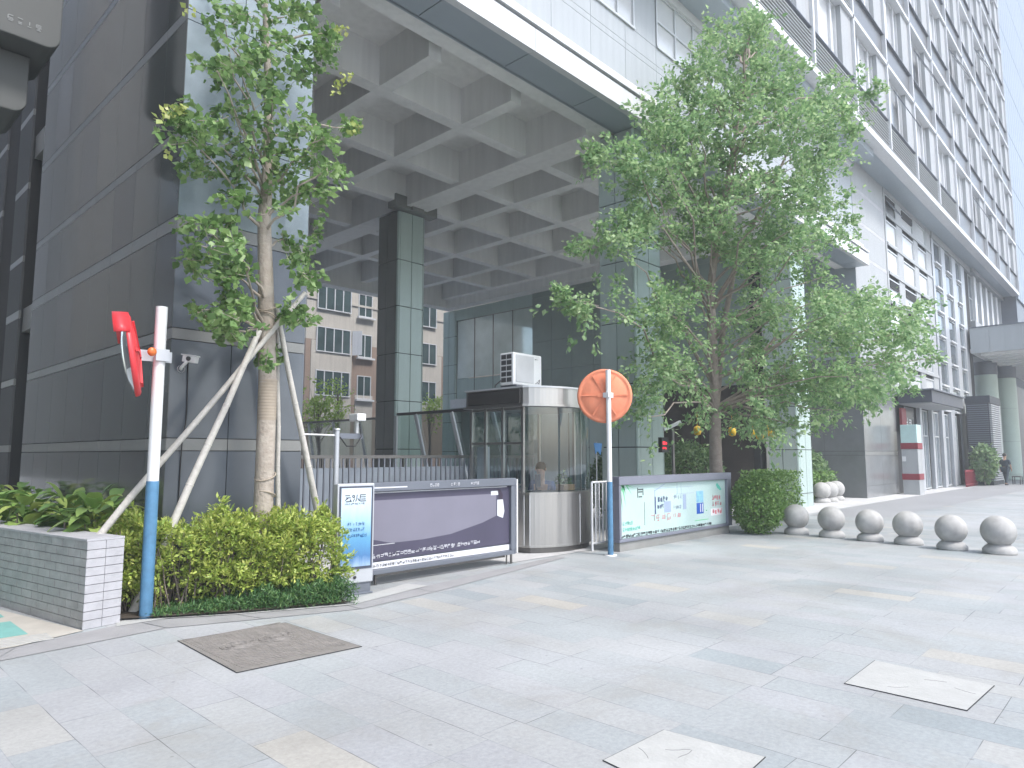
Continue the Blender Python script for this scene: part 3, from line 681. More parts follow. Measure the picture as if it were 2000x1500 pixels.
core.build('tiled_wall', [M_tilel, mat('tile_joint', (.11, .11, .11), .9), M_tile], PW)

# ------------------------------------------------ convex mirrors
def convex(mb_parent, c, nrm, rad, mback):
    q = Vector(nrm).normalized().to_track_quat('Z', 'Y').to_matrix().to_4x4(); M4 = Matrix.Translation(c)@q
    b = MB(); b.lathe([(.001, -.075), (rad*.45, -.07), (rad*.8, -.05), (rad*.86, -.03), (rad*.9, -.045), (rad*.98, -.03), (rad, 0), (rad*.985, .012), (rad*.93, .012)], n=48, M4=M4)
    for k in range(6):
        a = math.pi/3*k+.0; b.boxm((rad*.82, .022, .02), M4@Matrix.Rotation(a, 4, 'Z')@Matrix.Translation((rad*.44, 0, -.07))@Matrix.Rotation(R(-3), 4, 'Y'))
    b.boxm((rad*.5, .07, .02), M4@Matrix.Translation((0, 0, -.08)))
    back = b.build('mirror_back', mback, mb_parent)
    b = MB(); b.lathe([(rad*.94, .012), (rad*.7, .05), (rad*.4, .075), (.001, .085)], n=48, M4=M4); b.build('mirror_face', M_mirror, mb_parent)
    return M4
MR2 = thing('convex_mirror', 'round orange convex mirror seen from behind on a pole beside the guard booth', 'traffic mirror', (9.29, 6.58, 0))
p0 = Vector((9.29, 6.58, 0))
b = MB(); b.slot(0).tube([p0+Vector((0, 0, 1.17)), p0+Vector((0, 0, 3.0))], .042, 16); b.slot(1).tube([p0, p0+Vector((0, 0, 1.172))], .046, 16); b.slot(0).lathe([(.1, 0), (.1, .012), (.05, .014)], p0, 20)
b.build('pole', [M_white, M_blue], MR2)
M4 = convex(MR2, p0+Vector((.06, .12, .98+1.6)), (.84, .55, -.07), .455, M_orange)
b = MB(); b.box(9.22, 9.36, 6.53, 6.64, 2.54, 2.62); b.build('clamp', M_white, MR2)
MR1 = thing('convex_mirror', 'red convex mirror seen edge-on with a hood, on a pole by the hedge', 'traffic mirror', (2.61, 7.42, 0))
p0 = Vector((2.61, 7.42, 0))
b = MB(); b.slot(0).tube([p0+Vector((0, 0, 1.34)), p0+Vector((0, 0, 3.12))], .056, 16); b.slot(1).tube([p0, p0+Vector((0, 0, 1.342))], .06, 16)
b.build('pole', [M_white, M_blue], MR1)
c1 = Vector(at(256, 694, 'y', 7.45)); vu = Vector(at(100, 695, 'y', 7.45))-c1
nrm = Vector((-.93, .33, -.17)).normalized(); q = nrm.to_track_quat('Z', 'Y').to_matrix().to_4x4()
convex(MR1, c1, nrm, .42, M_red)
# hood: curved visor along the upper rim, reaching out over the mirror face
upv = (Vector((0, 0, 1))-nrm*nrm.z).normalized(); sv = nrm.cross(upv)
b = MB(); pts = []
for rr_, o_ in ((.43, -.03), (.45, .11), (.44, .11), (.42, -.02)):
    pts.append([c1+upv*rr_*math.cos(R(t))+sv*rr_*math.sin(R(t))+nrm*o_ for t in range(-65, 66, 10)])
n = len(pts[0]); vs = sum(pts, []); fs = [(r_*n+k, r_*n+k+1, ((r_+1)%4)*n+k+1, ((r_+1)%4)*n+k) for r_ in range(4) for k in range(n-1)]+[(0, n, 2*n, 3*n), (n-1, 4*n-1, 3*n-1, 2*n-1)]
b.add(vs, fs, True); b.build('hood', M_red, MR1)
b = MB(); a = c1-nrm*.06; e = p0+Vector((0, 0, a.z)); b.bar(a, e+Vector((.12, .0, 0)), .02, .11); b.box(2.55, 2.68, 7.34, 7.36, a.z-.05, a.z+.07)
b.box(2.55, 2.68, 7.48, 7.5, a.z-.05, a.z+.07); b.build('bracket', M_lgrey, MR1)
b = MB(); b.ell(Vector(at(297, 687, 'y', 7.32)), (.045, .03, .045)); b.build('amber_lens', mat('amber', (.55, .14, .03), .25), MR1)

# ------------------------------------------------ cctv on the stone block
CC = thing('security_camera', 'small white security camera on the dark stone wall with a hanging cable', 'camera', (3.0, 7.99, 2.7))
p = Vector(at(372, 702, 'y', 7.85)); b = MB()
b.boxm((.16, .07, .07), Matrix.Translation(p)@Matrix.Rotation(R(-55), 4, 'Z')@Matrix.Rotation(R(8), 4, 'Y')); b.boxm((.19, .085, .012), Matrix.Translation(p+Vector((0, 0, .043)))@Matrix.Rotation(R(-55), 4, 'Z')@Matrix.Rotation(R(8), 4, 'Y'))
b.build('housing', M_ac, CC, bevel=.008)
b = MB(); b.tube([p+Vector((-.04, .0, -.03)), p+Vector((-.07, .06, -.09)), p+Vector((-.05, .13, -.1))], .018, 8); b.lathe([(.04, 0), (.04, .02)], n=16, M4=Matrix.Translation(p+Vector((-.05, .13, -.1)))@Matrix.Rotation(R(90), 4, 'X')); b.build('arm', M_ac, CC)
b = MB(); q0 = p+Vector((-.045, -.055, 0)); b.ell(q0-Vector((0, .0, 0)), (.026, .02, .026)); b.build('lens', M_black, CC)
b = MB(); xx, yy = p.x+.03, 7.985; b.tube([(xx, yy, p.z-.02), (xx+.01, yy, 2.1), (xx, yy-.01, 1.95), (xx-.03, yy-.02, 1.8), (xx-.03, yy, 1.5), (xx-.04, yy, .3)], .007, 6); b.build('cable', M_black, CC)

# ------------------------------------------------ post camera behind the left board
b_x, b_y = 5.06, 7.95
PC = thing('camera_post', 'pale blue-grey post with a white camera on a side arm behind the left billboard', 'camera post', (b_x, b_y, 0))
b = MB(); b.tube([(b_x, b_y, 0), (b_x, b_y, 1.93)], .036, 12); b.lathe([(.045, 1.93), (.045, 1.95), (.001, 1.955)], (b_x, b_y, 0), 12); b.build('post', M_lgrey, PC)
b = MB(); b.box(b_x+.03, b_x+.38, b_y-.03, b_y+.03, 1.82, 1.89); b.build('arm', M_grey, PC)
b = MB(); b.tube([(b_x, b_y, 1.86), (b_x-.55, b_y+.1, 1.87)], .012, 8); b.build('cross_bar', M_white, PC)
b = MB(); b.box(b_x+.24, b_x+.38, b_y-.11, b_y+.09, 2.06, 2.16); b.box(b_x+.29, b_x+.33, b_y-.02, b_y+.02, 1.89, 2.06); b.build('camera', M_ac, PC, bevel=.012)
b = MB(); b.tube([(b_x+.31, b_y-.06, 2.02), (b_x+.34, b_y-.06, 1.85), (b_x+.25, b_y-.06, 1.72), (b_x+.12, b_y-.05, 1.72), (b_x+.03, b_y-.03, 1.84)], .009, 6); b.build('cable', M_black, PC)

# ------------------------------------------------ billboards
def quadface(b, x0, x1, z0, z1, y, th=.002): b.box(x0, x1, y-th, y, z0, z1)
Y1 = 7.18
B1 = thing('billboard', 'long purple and grey advertising board left of the guard booth', 'billboard', (6.2, Y1, 0))
b = MB(); b.box(4.72, 7.66, Y1-.05, Y1+.08, 1.15, 1.26); b.box(4.72, 7.66, Y1-.04, Y1+.08, .14, .20); b.box(7.56, 7.66, Y1-.045, Y1+.08, .20, 1.15); b.box(4.72, 4.84, Y1-.045, Y1+.08, .2, 1.15)
b.box(4.84, 7.56, Y1+.02, Y1+.06, .2, 1.15)
b.build('frame', M_grey, B1, bevel=.006)
b = MB(); b.slot(0).box(4.84, 7.56, Y1, Y1+.018, .3, 1.145)
b.slot(1); P = [(4.86, .62), (4.86, 1.04), (7.28, 1.04), (7.28, .72), (7.0, .64), (6.4, .53), (5.9, .5), (5.4, .5)]
b.add([(x, Y1-.002, z) for x, z in P], [tuple(range(len(P)-1, -1, -1))])
b.slot(2); P = [(7.3, .72), (7.3, .95), (7.42, .95), (7.45, .78), (7.42, .68)]; b.add([(x, Y1-.003, z) for x, z in P], [tuple(range(len(P)-1, -1, -1))])
quadface(b, 7.17, 7.32, 1.02, 1.08, Y1-.002); quadface(b, 4.84, 7.5, 1.128, 1.14, Y1)
b.slot(3); P = [(7.3, 1.1), (7.36, 1.1), (7.42, 1.02), (7.4, .95), (7.34, .96)]; b.add([(x, Y1-.004, z) for x, z in P], [tuple(range(len(P)-1, -1, -1))])
b.slot(2); quadface(b, 4.84, 7.56, .205, .285, Y1+.002)
quadface(b, 5.02, 5.45, .49, .496, Y1-.002); quadface(b, 5.02, 5.026, .496, .52, Y1-.002)
glyphs(b, (4.86, Y1, .33), (1, 0, .012), (0, 0, 1), 34, .05, w=.055, gap=.12, seed=11)
b.slot(4); glyphs(b, (4.86, Y1, .225), (1, 0, 0), (0, 0, 1), 40, .034, w=.032, gap=.25, seed=12, off=-.001)
b.slot(2); glyphs(b, (5.98, Y1-.052, 1.185), (1, 0, 0), (0, 0, 1), 4, .04, seed=13); glyphs(b, (6.35, Y1-.052, 1.185), (1, 0, 0), (0, 0, 1), 4, .042, seed=14); glyphs(b, (6.72, Y1-.052, 1.187), (1, 0, 0), (0, 0, 1), 4, .042, seed=15)
quadface(b, 4.95, 5.6, 1.19, 1.205, Y1-.05)
b.build('screen', [mat('screen_purple', (.055, .05, .085), .55, var=.15, nscale=1.5), mat('screen_mauve', (.17, .165, .21), .55, var=.1, nscale=1), mat('screen_white', (.62, .63, .67), .4), mat('screen_ink', (.03, .02, .04), .4), M_joint], B1)
b = MB(); b.tube([(7.6, Y1, .14), (7.6, Y1, 0)], .018, 8); b.tube([(7.5, Y1, .14), (7.5, Y1, 0)], .012, 8); b.tube([(5.2, Y1+.05, .14), (5.2, Y1+.05, 0)], .018, 8); b.box(5.2, 7.5, Y1+.03, Y1+.05, .1, .13); b.build('feet', M_steeld, B1)
b = MB(); b.box(7.66, 7.685, Y1-.06, Y1-.03, .15, 1.24); b.build('edge_strip', M_white, B1)
# kiosk light box
KX, KY = 4.44, 6.93; ka = R(-8)
KO = thing('lightbox_stand', 'tall narrow light box with a blue poster at the left end of the purple board', 'sign', (KX+.24, KY, 0))
KM = Matrix.Translation((KX, KY, 0))@Matrix.Rotation(ka, 4, 'Z')
def kb(b, x0, x1, y0, y1, z0, z1): b.boxm((x1-x0, y1-y0, z1-z0), KM@Matrix.Translation(((x0+x1)/2, (y0+y1)/2, (z0+z1)/2)))
b = MB(); kb(b, 0, .47, 0, .12, .13, 1.27); b.build('casing', M_lgrey, KO, bevel=.012)
b = MB(); kb(b, .022, .448, -.006, .002, .29, 1.24); b.build('bezel', mat('bezel', (.05, .06, .09), .3), KO)
def poster():
    m = bpy.data.materials.new('blue_poster'); m.use_nodes = True; t = m.node_tree; b = t.nodes['Principled BSDF']; tc = t.nodes.new('ShaderNodeTexCoord')
    sx = t.nodes.new('ShaderNodeSeparateXYZ'); lk(t, tc.outputs['Generated'], sx.inputs[0]); cr = t.nodes.new('ShaderNodeValToRGB'); e = cr.color_ramp.elements
    n = t.nodes.new('ShaderNodeTexNoise'); n.inputs['Scale'].default_value = 5; lk(t, tc.outputs['Generated'], n.inputs['Vector'])
    ad = t.nodes.new('ShaderNodeMath'); ad.operation = 'MULTIPLY_ADD'; ad.inputs[1].default_value = .16; lk(t, n.outputs['Fac'], ad.inputs[0]); lk(t, sx.outputs[2], ad.inputs[2])
    e[0].position = .06; e[0].color = (.30, .42, .58, 1); e[1].position = .95; e[1].color = (.55, .64, .72, 1); e.new(.2).color = (.06, .17, .36, 1); e.new(.45).color = (.10, .30, .50, 1); e.new(.65).color = (.30, .48, .62, 1)
    lk(t, ad.outputs[0], cr.inputs[0]); lk(t, cr.outputs[0], b.inputs['Base Color']); b.inputs['Roughness'].default_value = .5; return m
b = MB(); kb(b, .045, .425, -.009, -.004, .32, 1.22); po = b.build('poster', poster(), KO)
b = MB(); ax = KM.to_3x3()@Vector((1, 0, 0)); az_ = Vector((0, 0, 1))
def kp(x, z): return tuple(KM@Vector((x, -.009, z)))
def ks(x0, z0, x1, z1, w=.012):
    a, c = Vector(kp(x0, z0)), Vector(kp(x1, z1)); nz = ax.cross(az_); a += nz*.002; c += nz*.002; d = c-a
    M4 = Matrix((d.normalized(), nz.cross(d.normalized()), nz)).transposed().to_4x4(); M4.translation = (a+c)/2; b.boxm((d.length, w, .002), M4)
for (x0, z0, x1, z1) in ((.09,1.135,.15,1.135),(.10,1.11,.16,1.11),(.09,1.08,.13,1.11),(.1,1.065,.17,1.07),(.15,1.09,.17,1.065),(.18,1.13,.2,1.14),(.2,1.14,.21,1.115),(.18,1.13,.19,1.11),(.19,1.11,.21,1.115),(.21,1.1,.19,1.065),
                         (.24,1.145,.235,1.09),(.235,1.09,.22,1.065),(.25,1.1,.27,1.07),(.28,1.14,.35,1.14),(.28,1.14,.275,1.07),(.285,1.115,.35,1.115),(.29,1.09,.35,1.09),(.28,1.068,.355,1.068)): ks(x0, z0, x1, z1, .009)
glyphs(b, kp(.09, 1.03), ax, az_, 10, .02, w=.017, gap=.5, dens=4, seed=21)
b.slot(1); glyphs(b, kp(.13, .79), ax, az_, 7, .035, w=.026, gap=.2, dens=4, seed=22); glyphs(b, kp(.14, .725), ax, az_, 7, .035, w=.024, gap=.25, dens=4, seed=23); glyphs(b, kp(.07, .655), ax, az_, 11, .035, w=.022, gap=.25, dens=4, seed=24)
b.build('lettering', [M_joint, mat('ink_blue', (.02, .10, .26), .5)], KO)
b = MB(); b.lathe([(.018, 0), (.018, .008), (.001, .009)], n=16, M4=KM@Matrix.Translation((.235, -.004, .2))@Matrix.Rotation(R(90), 4, 'X')); b.build('button', M_black, KO)
b = MB(); kb(b, .12, .45, .02, .11, 0, .13); kb(b, .02, .46, -.02, .14, 0, .02); b.build('base', M_grey, KO, bevel=.004)
# right board
Y2 = 6.72
B2 = thing('billboard', 'pale green advertising board with a thick lavender frame right of the orange mirror', 'billboard', (11.7, Y2, 0))
b = MB(); b.box(9.68, 13.78, Y2-.06, Y2+.1, 1.10, 1.24); b.box(13.6, 13.78, Y2-.055, Y2+.1, .2, 1.10); b.box(9.68, 9.74, Y2-.055, Y2+.1, .2, 1.1); b.box(9.68, 13.78, Y2-.05, Y2+.1, .15, .2)
b.box(9.74, 13.6, Y2+.03, Y2+.08, .2, 1.1); b.build('frame', mat('lavender_metal', (.20, .21, .26), .4, .2, var=.05), B2, bevel=.008)
b = MB(); b.box(9.74, 13.6, Y2, Y2+.028, .205, 1.095)
b.slot(1)
for i in range(9):   # palm fronds in the corner
    a = R(-80+i*9); L_ = random.uniform(.2, .62); p = Vector((9.76+random.uniform(0, .25), Y2-.002, 1.09)); d = Vector((math.cos(a)*.5, 0, math.sin(a)))*L_; w_ = Vector((.018, 0, .003))
    b.add([p-w_, p+d, p+w_], [(0, 1, 2)])
b.slot(2)
for i in range(5): quadface(b, 10.62+.03*i*0, 10.68+.035*i, .62+.0*i+.09*i, .64+.09*i, Y2) if 0 else None
glyphs(b, (10.3, Y2, .82), (1, 0, 0), (0, 0, 1), 1, .2, w=.2, seed=30, wt=.1); quadface(b, 10.52, 10.53, .38, .78, Y2)
b.slot(3); quadface(b, 10.86, 10.90, .55, .86, Y2); glyphs(b, (10.97, Y2, .76), (1, 0, 0), (0, 0, 1), 4, .09, seed=31); glyphs(b, (10.95, Y2, .64), (1, 0, 0), (0, 0, 1), 3, .08, seed=32)
b.slot(4); quadface(b, 11.18, 11.42, .56, .76, Y2); quadface(b, 11.86, 11.98, .58, .86, Y2); glyphs(b, (11.5, Y2, .78), (1, 0, 0), (0, 0, 1), 4, .08, seed=33); glyphs(b, (11.52, Y2, .6), (1, 0, 0), (0, 0, 1), 4, .07, seed=34)
b.slot(5); quadface(b, 12.38, 12.66, .68, .9, Y2); b.slot(6); quadface(b, 12.38, 12.66, .46, .67, Y2); b.slot(7); quadface(b, 12.52, 12.55, .49, .65, Y2-.002); quadface(b, 12.6, 12.63, .49, .65, Y2-.002); quadface(b, 12.95, 13.45, .39, .53, Y2)
b.slot(4)
for x_ in (10.85, 11.3, 11.75): quadface(b, x_, x_+.5, 1.0, 1.006, Y2)
quadface(b, 11.65, 11.66, .88, 1.08, Y2); quadface(b, 11.8, 11.806, .86, 1.08, Y2); quadface(b, 11.6, 12.3, .875, .88, Y2); quadface(b, 10.86, 10.88, .86, .98, Y2)
P = [(10.87, .97), (11.2, 1.08), (11.24, 1.08), (10.89, .96)]; b.add([(x, Y2-.002, z) for x, z in P], [(3, 2, 1, 0)])
b.slot(8); glyphs(b, (10.72, Y2, .42), (1, 0, 0), (0, 0, 1), 6, .12, w=.13, gap=.4, seed=35, wt=.07); glyphs(b, (13.02, Y2, .7-.0), (1, 0, 0), (0, 0, 1), 4, .1, w=.07, gap=.4, seed=36)
glyphs(b, (13.02, Y2-.002, .57), (1, 0, 0), (0, 0, 1), 4, .09, w=.07, gap=.5, seed=37, wt=.16); glyphs(b, (13.02, Y2-.002, .42), (1, 0, 0), (0, 0, 1), 4, .09, w=.07, gap=.5, seed=38, wt=.16)
b.slot(9); P = [(13.2, 1.0), (13.25, 1.04), (13.36, .97), (13.44, .9), (13.38, .88), (13.26, .93)]; b.add([(x, Y2-.002, z) for x, z in P], [tuple(range(5, -1, -1))]); glyphs(b, (9.85, Y2, .42), (1, 0, 0), (0, 0, 1), 5, .06, seed=39); glyphs(b, (9.85, Y2, .32), (1, 0, 0), (0, 0, 1), 9, .06, seed=40)
b.slot(2); glyphs(b, (9.78, Y2, .215), (1, 0, 0), (0, 0, 1), 42, .05, w=.068, gap=.12, seed=41, wt=.2)
b.slot(1); quadface(b, 12.3, 12.85, .33, .342, Y2); glyphs(b, (12.75, Y2, .5), (1, 0, 0), (0, 0, 1), 3, .02, seed=42)
b.build('screen', [mat('screen_mint', (.40, .56, .52), .35, var=.06, nscale=.7, col2=(.50, .60, .61)), mat('screen_green', (.10, .50, .20), .4), mat('screen_black', (.04, .045, .05), .4), mat('screen_navy', (.05, .06, .18), .4), mat('screen_greyblue', (.30, .37, .50), .4),
        mat('screen_sky', (.25, .50, .68), .4, var=.3, nscale=9), mat('screen_blue', (.03, .10, .42), .4), mat('screen_paper', (.66, .66, .68), .4), mat('screen_red', (.62, .12, .16), .4), mat('screen_teal', (.10, .48, .38), .4)], B2)
b = MB(); b.box(9.72, 13.7, Y2-.02, Y2+.1, 0, .145); b.build('plinth', mat('plinth_grey', (.23, .23, .22), .5, var=.15), B2, bevel=.004)
b = MB(); b.tube([(13.78, Y2, .62), (14.02, Y2-.05, .55), (13.85, Y2-.05, .3), (13.78, Y2-.02, .28)], .014, 6); b.build('side_handle', M_white, B2)

# ------------------------------------------------ guard booth
GB = thing('guard_booth', 'stainless steel guard booth with a curved glass front between the two billboards', 'guard booth', (9.3, 8.2, 0))
def plan(o=0.):
    pts = [(8.48-o, 9.0+o), (8.48-o, 7.72-o*.6)]; cx, cy, rx, ry = 9.35, 7.98, .98+o, .66+o
    pts += [(8.50-o, 7.68-o*.8)] if 0 else []
    for t in np.linspace(212, 360, 24): pts.append((cx+rx*math.cos(R(t)), cy+ry*math.sin(R(t))))
    pts += [(10.33+o, 9.0+o)]; return pts
b = MB(); b.slot(0).prism(plan(-.0), .1, .97); b.slot(1).prism(plan(-.05), 0, .1); b.slot(0).prism(plan(.015), .95, .99); b.slot(0).prism(plan(.012), .1, .13)
base = b.build('base', [M_steel, M_steeld], GB)
b = MB(); pts = plan(.004)
for i in (1, 2, 12, 17): b.tube([(pts[i][0], pts[i][1], .12), (pts[i][0], pts[i][1], .95)], .008, 6)
b.build('seam_trim', M_frame, base)
b = MB(); b.strip([(x, y) for x, y in plan(-.02)][1:-1], .99, 2.4); b.build('curved_glass', M_glass, GB)
b = MB(); b.box(8.46, 8.49, 7.75, 8.98, 1.0, 2.4) if 0 else None
b.strip([(8.5, 7.78), (8.5, 8.98)], 1.0, 2.4); b.strip([(8.5, 8.98), (10.3, 8.98)], 1.0, 2.4); b.build('side_glass', M_glass, GB)
b = MB()
for (x, y) in ((8.48, 7.74), (8.48, 8.2), (8.48, 8.62), (8.48, 8.98), (10.31, 8.98), (10.3, 8.1)): b.box(x-.022, x+.022, y-.025, y+.025, .99, 2.41)
for z in (1.0, 1.78, 2.36): b.box(8.465, 8.5, 7.765, 8.955, z, z+.04)
b.box(8.465, 8.5, 7.765, 8.2, 1.1, 1.13); b.box(9.55, 9.57, 7.36, 7.38, .99, 2.4)
b.build('frame', M_steel, GB)
b = MB(); b.slot(0).prism(plan(.1), 2.41, 2.45); b.slot(0).prism(plan(.06), 2.45, 2.72); b.slot(1).prism(plan(.085), 2.72, 2.75); b.slot(2).box(8.405, 8.418, 7.75, 9.0, 2.47, 2.7)
b.build('roof', [M_steel, M_frame, M_steeld], GB)
b = MB(); b.prism([(x, y) for x, y in plan(-.06)], .985, 1.0) if 0 else None
b.box(8.7, 10.0, 7.55, 7.85, .94, .97+.03); b.box(8.55, 8.6, 8.6, 8.9, .5, 1.9) if 0 else None
b.build('desk', M_steeld, GB)
b = MB(); b.box(8.55, 10.25, 8.9, 8.93, 1.1, 2.3) if 0 else None
b.box(8.56, 8.62, 8.66, 8.92, 1.05, 1.75); b.build('wall_panel', M_trim, GB)
# items on the desk
MO = thing('monitor', 'small dark monitor on the desk inside the guard booth', 'monitor', (8.95, 7.75, 1.0))
b = MB(); b.boxm((.34, .03, .22), Matrix.Translation((8.85, 7.74, 1.17))@Matrix.Rotation(R(30), 4, 'Z')); b.box(8.84, 8.86, 7.76, 7.79, 1.0, 1.1); b.box(8.78, 8.92, 7.72, 7.82, 1.0, 1.012); b.build('screen', M_black, MO, bevel=.004)
b = MB(); b.box(9.25, 9.55, 7.5, 7.68, 1.0, 1.1); tag(b.build('cardboard_box', mat('cardboard', (.33, .22, .13), .8), org=(9.4, 7.6, 1.0), bevel=.004), 'brown cardboard box on the guard booth desk', 'box')

BF = thing('blue_banner', 'small blue and white banner hanging behind the right side of the guard booth', 'banner', (10.6, 8.6, 0))
p = Vector(at(1166, 878, 'y', 8.7)); b = MB(); b.slot(0).add([(p.x-.1, 8.7, p.z+.14), (p.x+.16, 8.68, p.z+.13), (p.x+.13, 8.7, p.z-.12), (p.x+.04, 8.72, p.z-.02), (p.x-.05, 8.7, p.z-.1)], [(0, 4, 3, 2, 1)])
b.slot(0).add([(p.x-.1, 8.71, p.z+.14), (p.x+.16, 8.69, p.z+.13), (p.x+.13, 8.71, p.z-.12), (p.x+.04, 8.73, p.z-.02), (p.x-.05, 8.71, p.z-.1)], [(0, 1, 2, 3, 4)]); b.slot(1).tube([(p.x+.02, 8.73, 0), (p.x+.02, 8.73, p.z+.16)], .012, 6); b.build('cloth', [mat('banner_blue', (.12, .30, .62), .7), M_trim], BF)
# people ------------------------------------------------
def skinned(name, verts, edges, radii, m, parent, root=0, sub=2):
    L = Vector(parent['o']); me = bpy.data.meshes.new(name); me.from_pydata([tuple(Vector(v)-L) for v in verts], edges, [])
    o = bpy.data.objects.new(name, me); COL.objects.link(o); o.parent = parent; me.materials.append(m)
    md = o.modifiers.new('skin', 'SKIN'); 
    for i, r_ in enumerate(radii):
        me.skin_vertices[0].data[i].radius = (r_ if hasattr(r_, '__len__') else (r_, r_))
    me.skin_vertices[0].data[root].use_root = True; md.use_smooth_shade = True
    s_ = o.modifiers.new('sub', 'SUBSURF'); s_.levels = sub; s_.render_levels = sub; return o
M_skin = mat('skin', (.48, .29, .20), .55); M_hair = mat('hair', (.02, .018, .016), .6); M_navy = mat('navy_cloth', (.06, .10, .20), .85); M_cloth = mat('dark_cloth', (.03, .045, .06), .85)
def person(base, yaw, label, pose, top, bottom, h=1.7, seated=False):
    P = thing('person', label, 'person', base); Z = Matrix.Translation(base)@Matrix.Rotation(yaw, 4, 'Z')
    def w(p): return Z@Vector(p)
    k = h/1.75
    if seated:
        J = {'pel': (0, 0, .5), 'ch': (.05, 0, .85), 'nk': (.09, 0, 1.06), 'hd0': (.11, 0, 1.13), 'hd': (.13, 0, 1.24), 'hd1': (.13, 0, 1.31),
             'sl': (.05, .19, .98), 'el': (.12, .25, .7), 'wl': (.36, .16, .66), 'hl': (.43, .13, .66), 'sr': (.05, -.19, .98), 'er': (.12, -.25, .7), 'wr': (.36, -.16, .66), 'hr': (.43, -.13, .66),
             'pl': (.02, .1, .47), 'kl': (.42, .13, .5), 'al': (.4, .12, .1), 'tl': (.55, .13, .04), 'pr': (.02, -.1, .47), 'kr': (.42, -.13, .5), 'ar': (.4, -.12, .1), 'tr': (.55, -.13, .04)}
    else:
        J = {'pel': (0, 0, .93), 'ch': (.01, 0, 1.22), 'nk': (0, 0, 1.46), 'hd0': (.01, 0, 1.52), 'hd': (.02, 0, 1.63), 'hd1': (.02, 0, 1.70),
             'sl': (0, .19, 1.39), 'el': (-.06, .24, 1.12), 'wl': (.0, .25, .88), 'hl': (.03, .25, .80), 'sr': (0, -.19, 1.39), 'er': (.05, -.24, 1.12), 'wr': (.16, -.22, .9), 'hr': (.2, -.21, .83),
             'pl': (0, .09, .9), 'kl': (.13, .1, .5), 'al': (.22, .1, .09), 'tl': (.38, .1, .04), 'pr': (0, -.09, .9), 'kr': (-.05, -.1, .5), 'ar': (-.26, -.1, .12), 'tr': (-.14, -.1, .04)}
    J = {a: w(Vector(p)*k) for a, p in J.items()}; rad = {'pel': .13, 'ch': (.15, .11), 'nk': .055, 'hd0': .07, 'hd': .092, 'hd1': .075, 'sl': .06, 'el': .042, 'wl': .028, 'hl': .03, 'sr': .06, 'er': .042, 'wr': .028, 'hr': .03, 'pl': .09, 'kl': .06, 'al': .04, 'tl': .03, 'pr': .09, 'kr': .06, 'ar': .04, 'tr': .03}
    ks = list(J); E = [('pel', 'ch'), ('ch', 'nk'), ('nk', 'hd0'), ('hd0', 'hd'), ('hd', 'hd1'), ('ch', 'sl'), ('sl', 'el'), ('el', 'wl'), ('wl', 'hl'), ('ch', 'sr'), ('sr', 'er'), ('er', 'wr'), ('wr', 'hr'), ('pel', 'pl'), ('pl', 'kl'), ('kl', 'al'), ('al', 'tl'), ('pel', 'pr'), ('pr', 'kr'), ('kr', 'ar'), ('ar', 'tr')]
    V = [J[a] for a in ks]; Ed = [(ks.index(a), ks.index(c)) for a, c in E]; Rr = [rad[a] for a in ks]
    fwd = (Z.to_3x3()@Vector((1, 0, 0))); sd_ = (Z.to_3x3()@Vector((0, 1, 0)))
    # nose and fingers grow from the same body
    def addv(frm, p, r_): V.append(p); Rr.append(r_); Ed.append((frm, len(V)-1)); return len(V)-1
    for s_, hn, wn in ((1, 'hl', 'wl'), (-1, 'hr', 'wr')):
        dd = (J[hn]-J[wn]).normalized(); hi = ks.index(hn)
        for q_ in range(4):
            sp = sd_.cross(dd).normalized()*(.022*(q_-1.5)); i1 = addv(hi, J[hn]+dd*.045+sp, .0095); addv(i1, J[hn]+dd*(.085-.012*abs(q_-1.5))+sp-sd_*s_*.012, .0075)
        i1 = addv(ks.index(wn), J[wn]+dd*.045+fwd*.03, .011); addv(i1, J[wn]+dd*.075+fwd*.045, .008)
    skinned('body', V, Ed, Rr, M_skin, P)
    def garment(nm, kk, ex, m):
        ii = [a for a in kk]; e2 = [(ii.index(a), ii.index(c)) for a, c in E if a in ii and c in ii]
        skinned(nm, [J[a] for a in ii], e2, [tuple(q*ex for q in (rad[a] if hasattr(rad[a], '__len__') else (rad[a],)*2)) for a in ii], m, P)
    J2 = dict(J)
    garment('shirt', ['pel', 'ch', 'sl', 'el', 'sr', 'er'], 1.22, top); garment('trousers', ['pel', 'pl', 'kl', 'al', 'pr', 'kr', 'ar'], 1.25, bottom)
    b = MB(); hc = J['hd']+Vector((0, 0, .035))-fwd*.018; b.ell(hc, (.098, .098, .1), 18, 12)
    b.build('hair', M_hair, P)
    b = MB(); f0 = J['hd']+fwd*.095; b.ell(f0-Vector((0, 0, .015)), (.014, .014, .022), 8, 6)
    for s_ in (-1, 1): b.ell(J['hd']+sd_*s_*.096, (.014, .012, .028), 8, 6)
    b.build('nose_and_ears', M_skin, P)
    b = MB()
    for s_ in (-1, 1): b.ell(f0+sd_*s_*.033+Vector((0, 0, .012))-fwd*.012, (.009, .009, .006), 8, 6)
    b.box(*[0]*6) if 0 else None
    b.ell(f0-Vector((0, 0, .052))-fwd*.012, (.008, .018, .004), 8, 6); b.build('eyes_and_mouth', M_hair, P)
    b = MB()
    for a, t_ in (('al', 'tl'), ('ar', 'tr')): b.ell((J[a]+J[t_])/2-Vector((0, 0, .015)), (.13, .06, .045), 12, 8)
    b.build('shoes', M_black, P)
    return P
person((9.35, 8.05, .15), R(200), 'seated guard in a blue shirt inside the glass booth', 0, M_navy, M_cloth, seated=True)
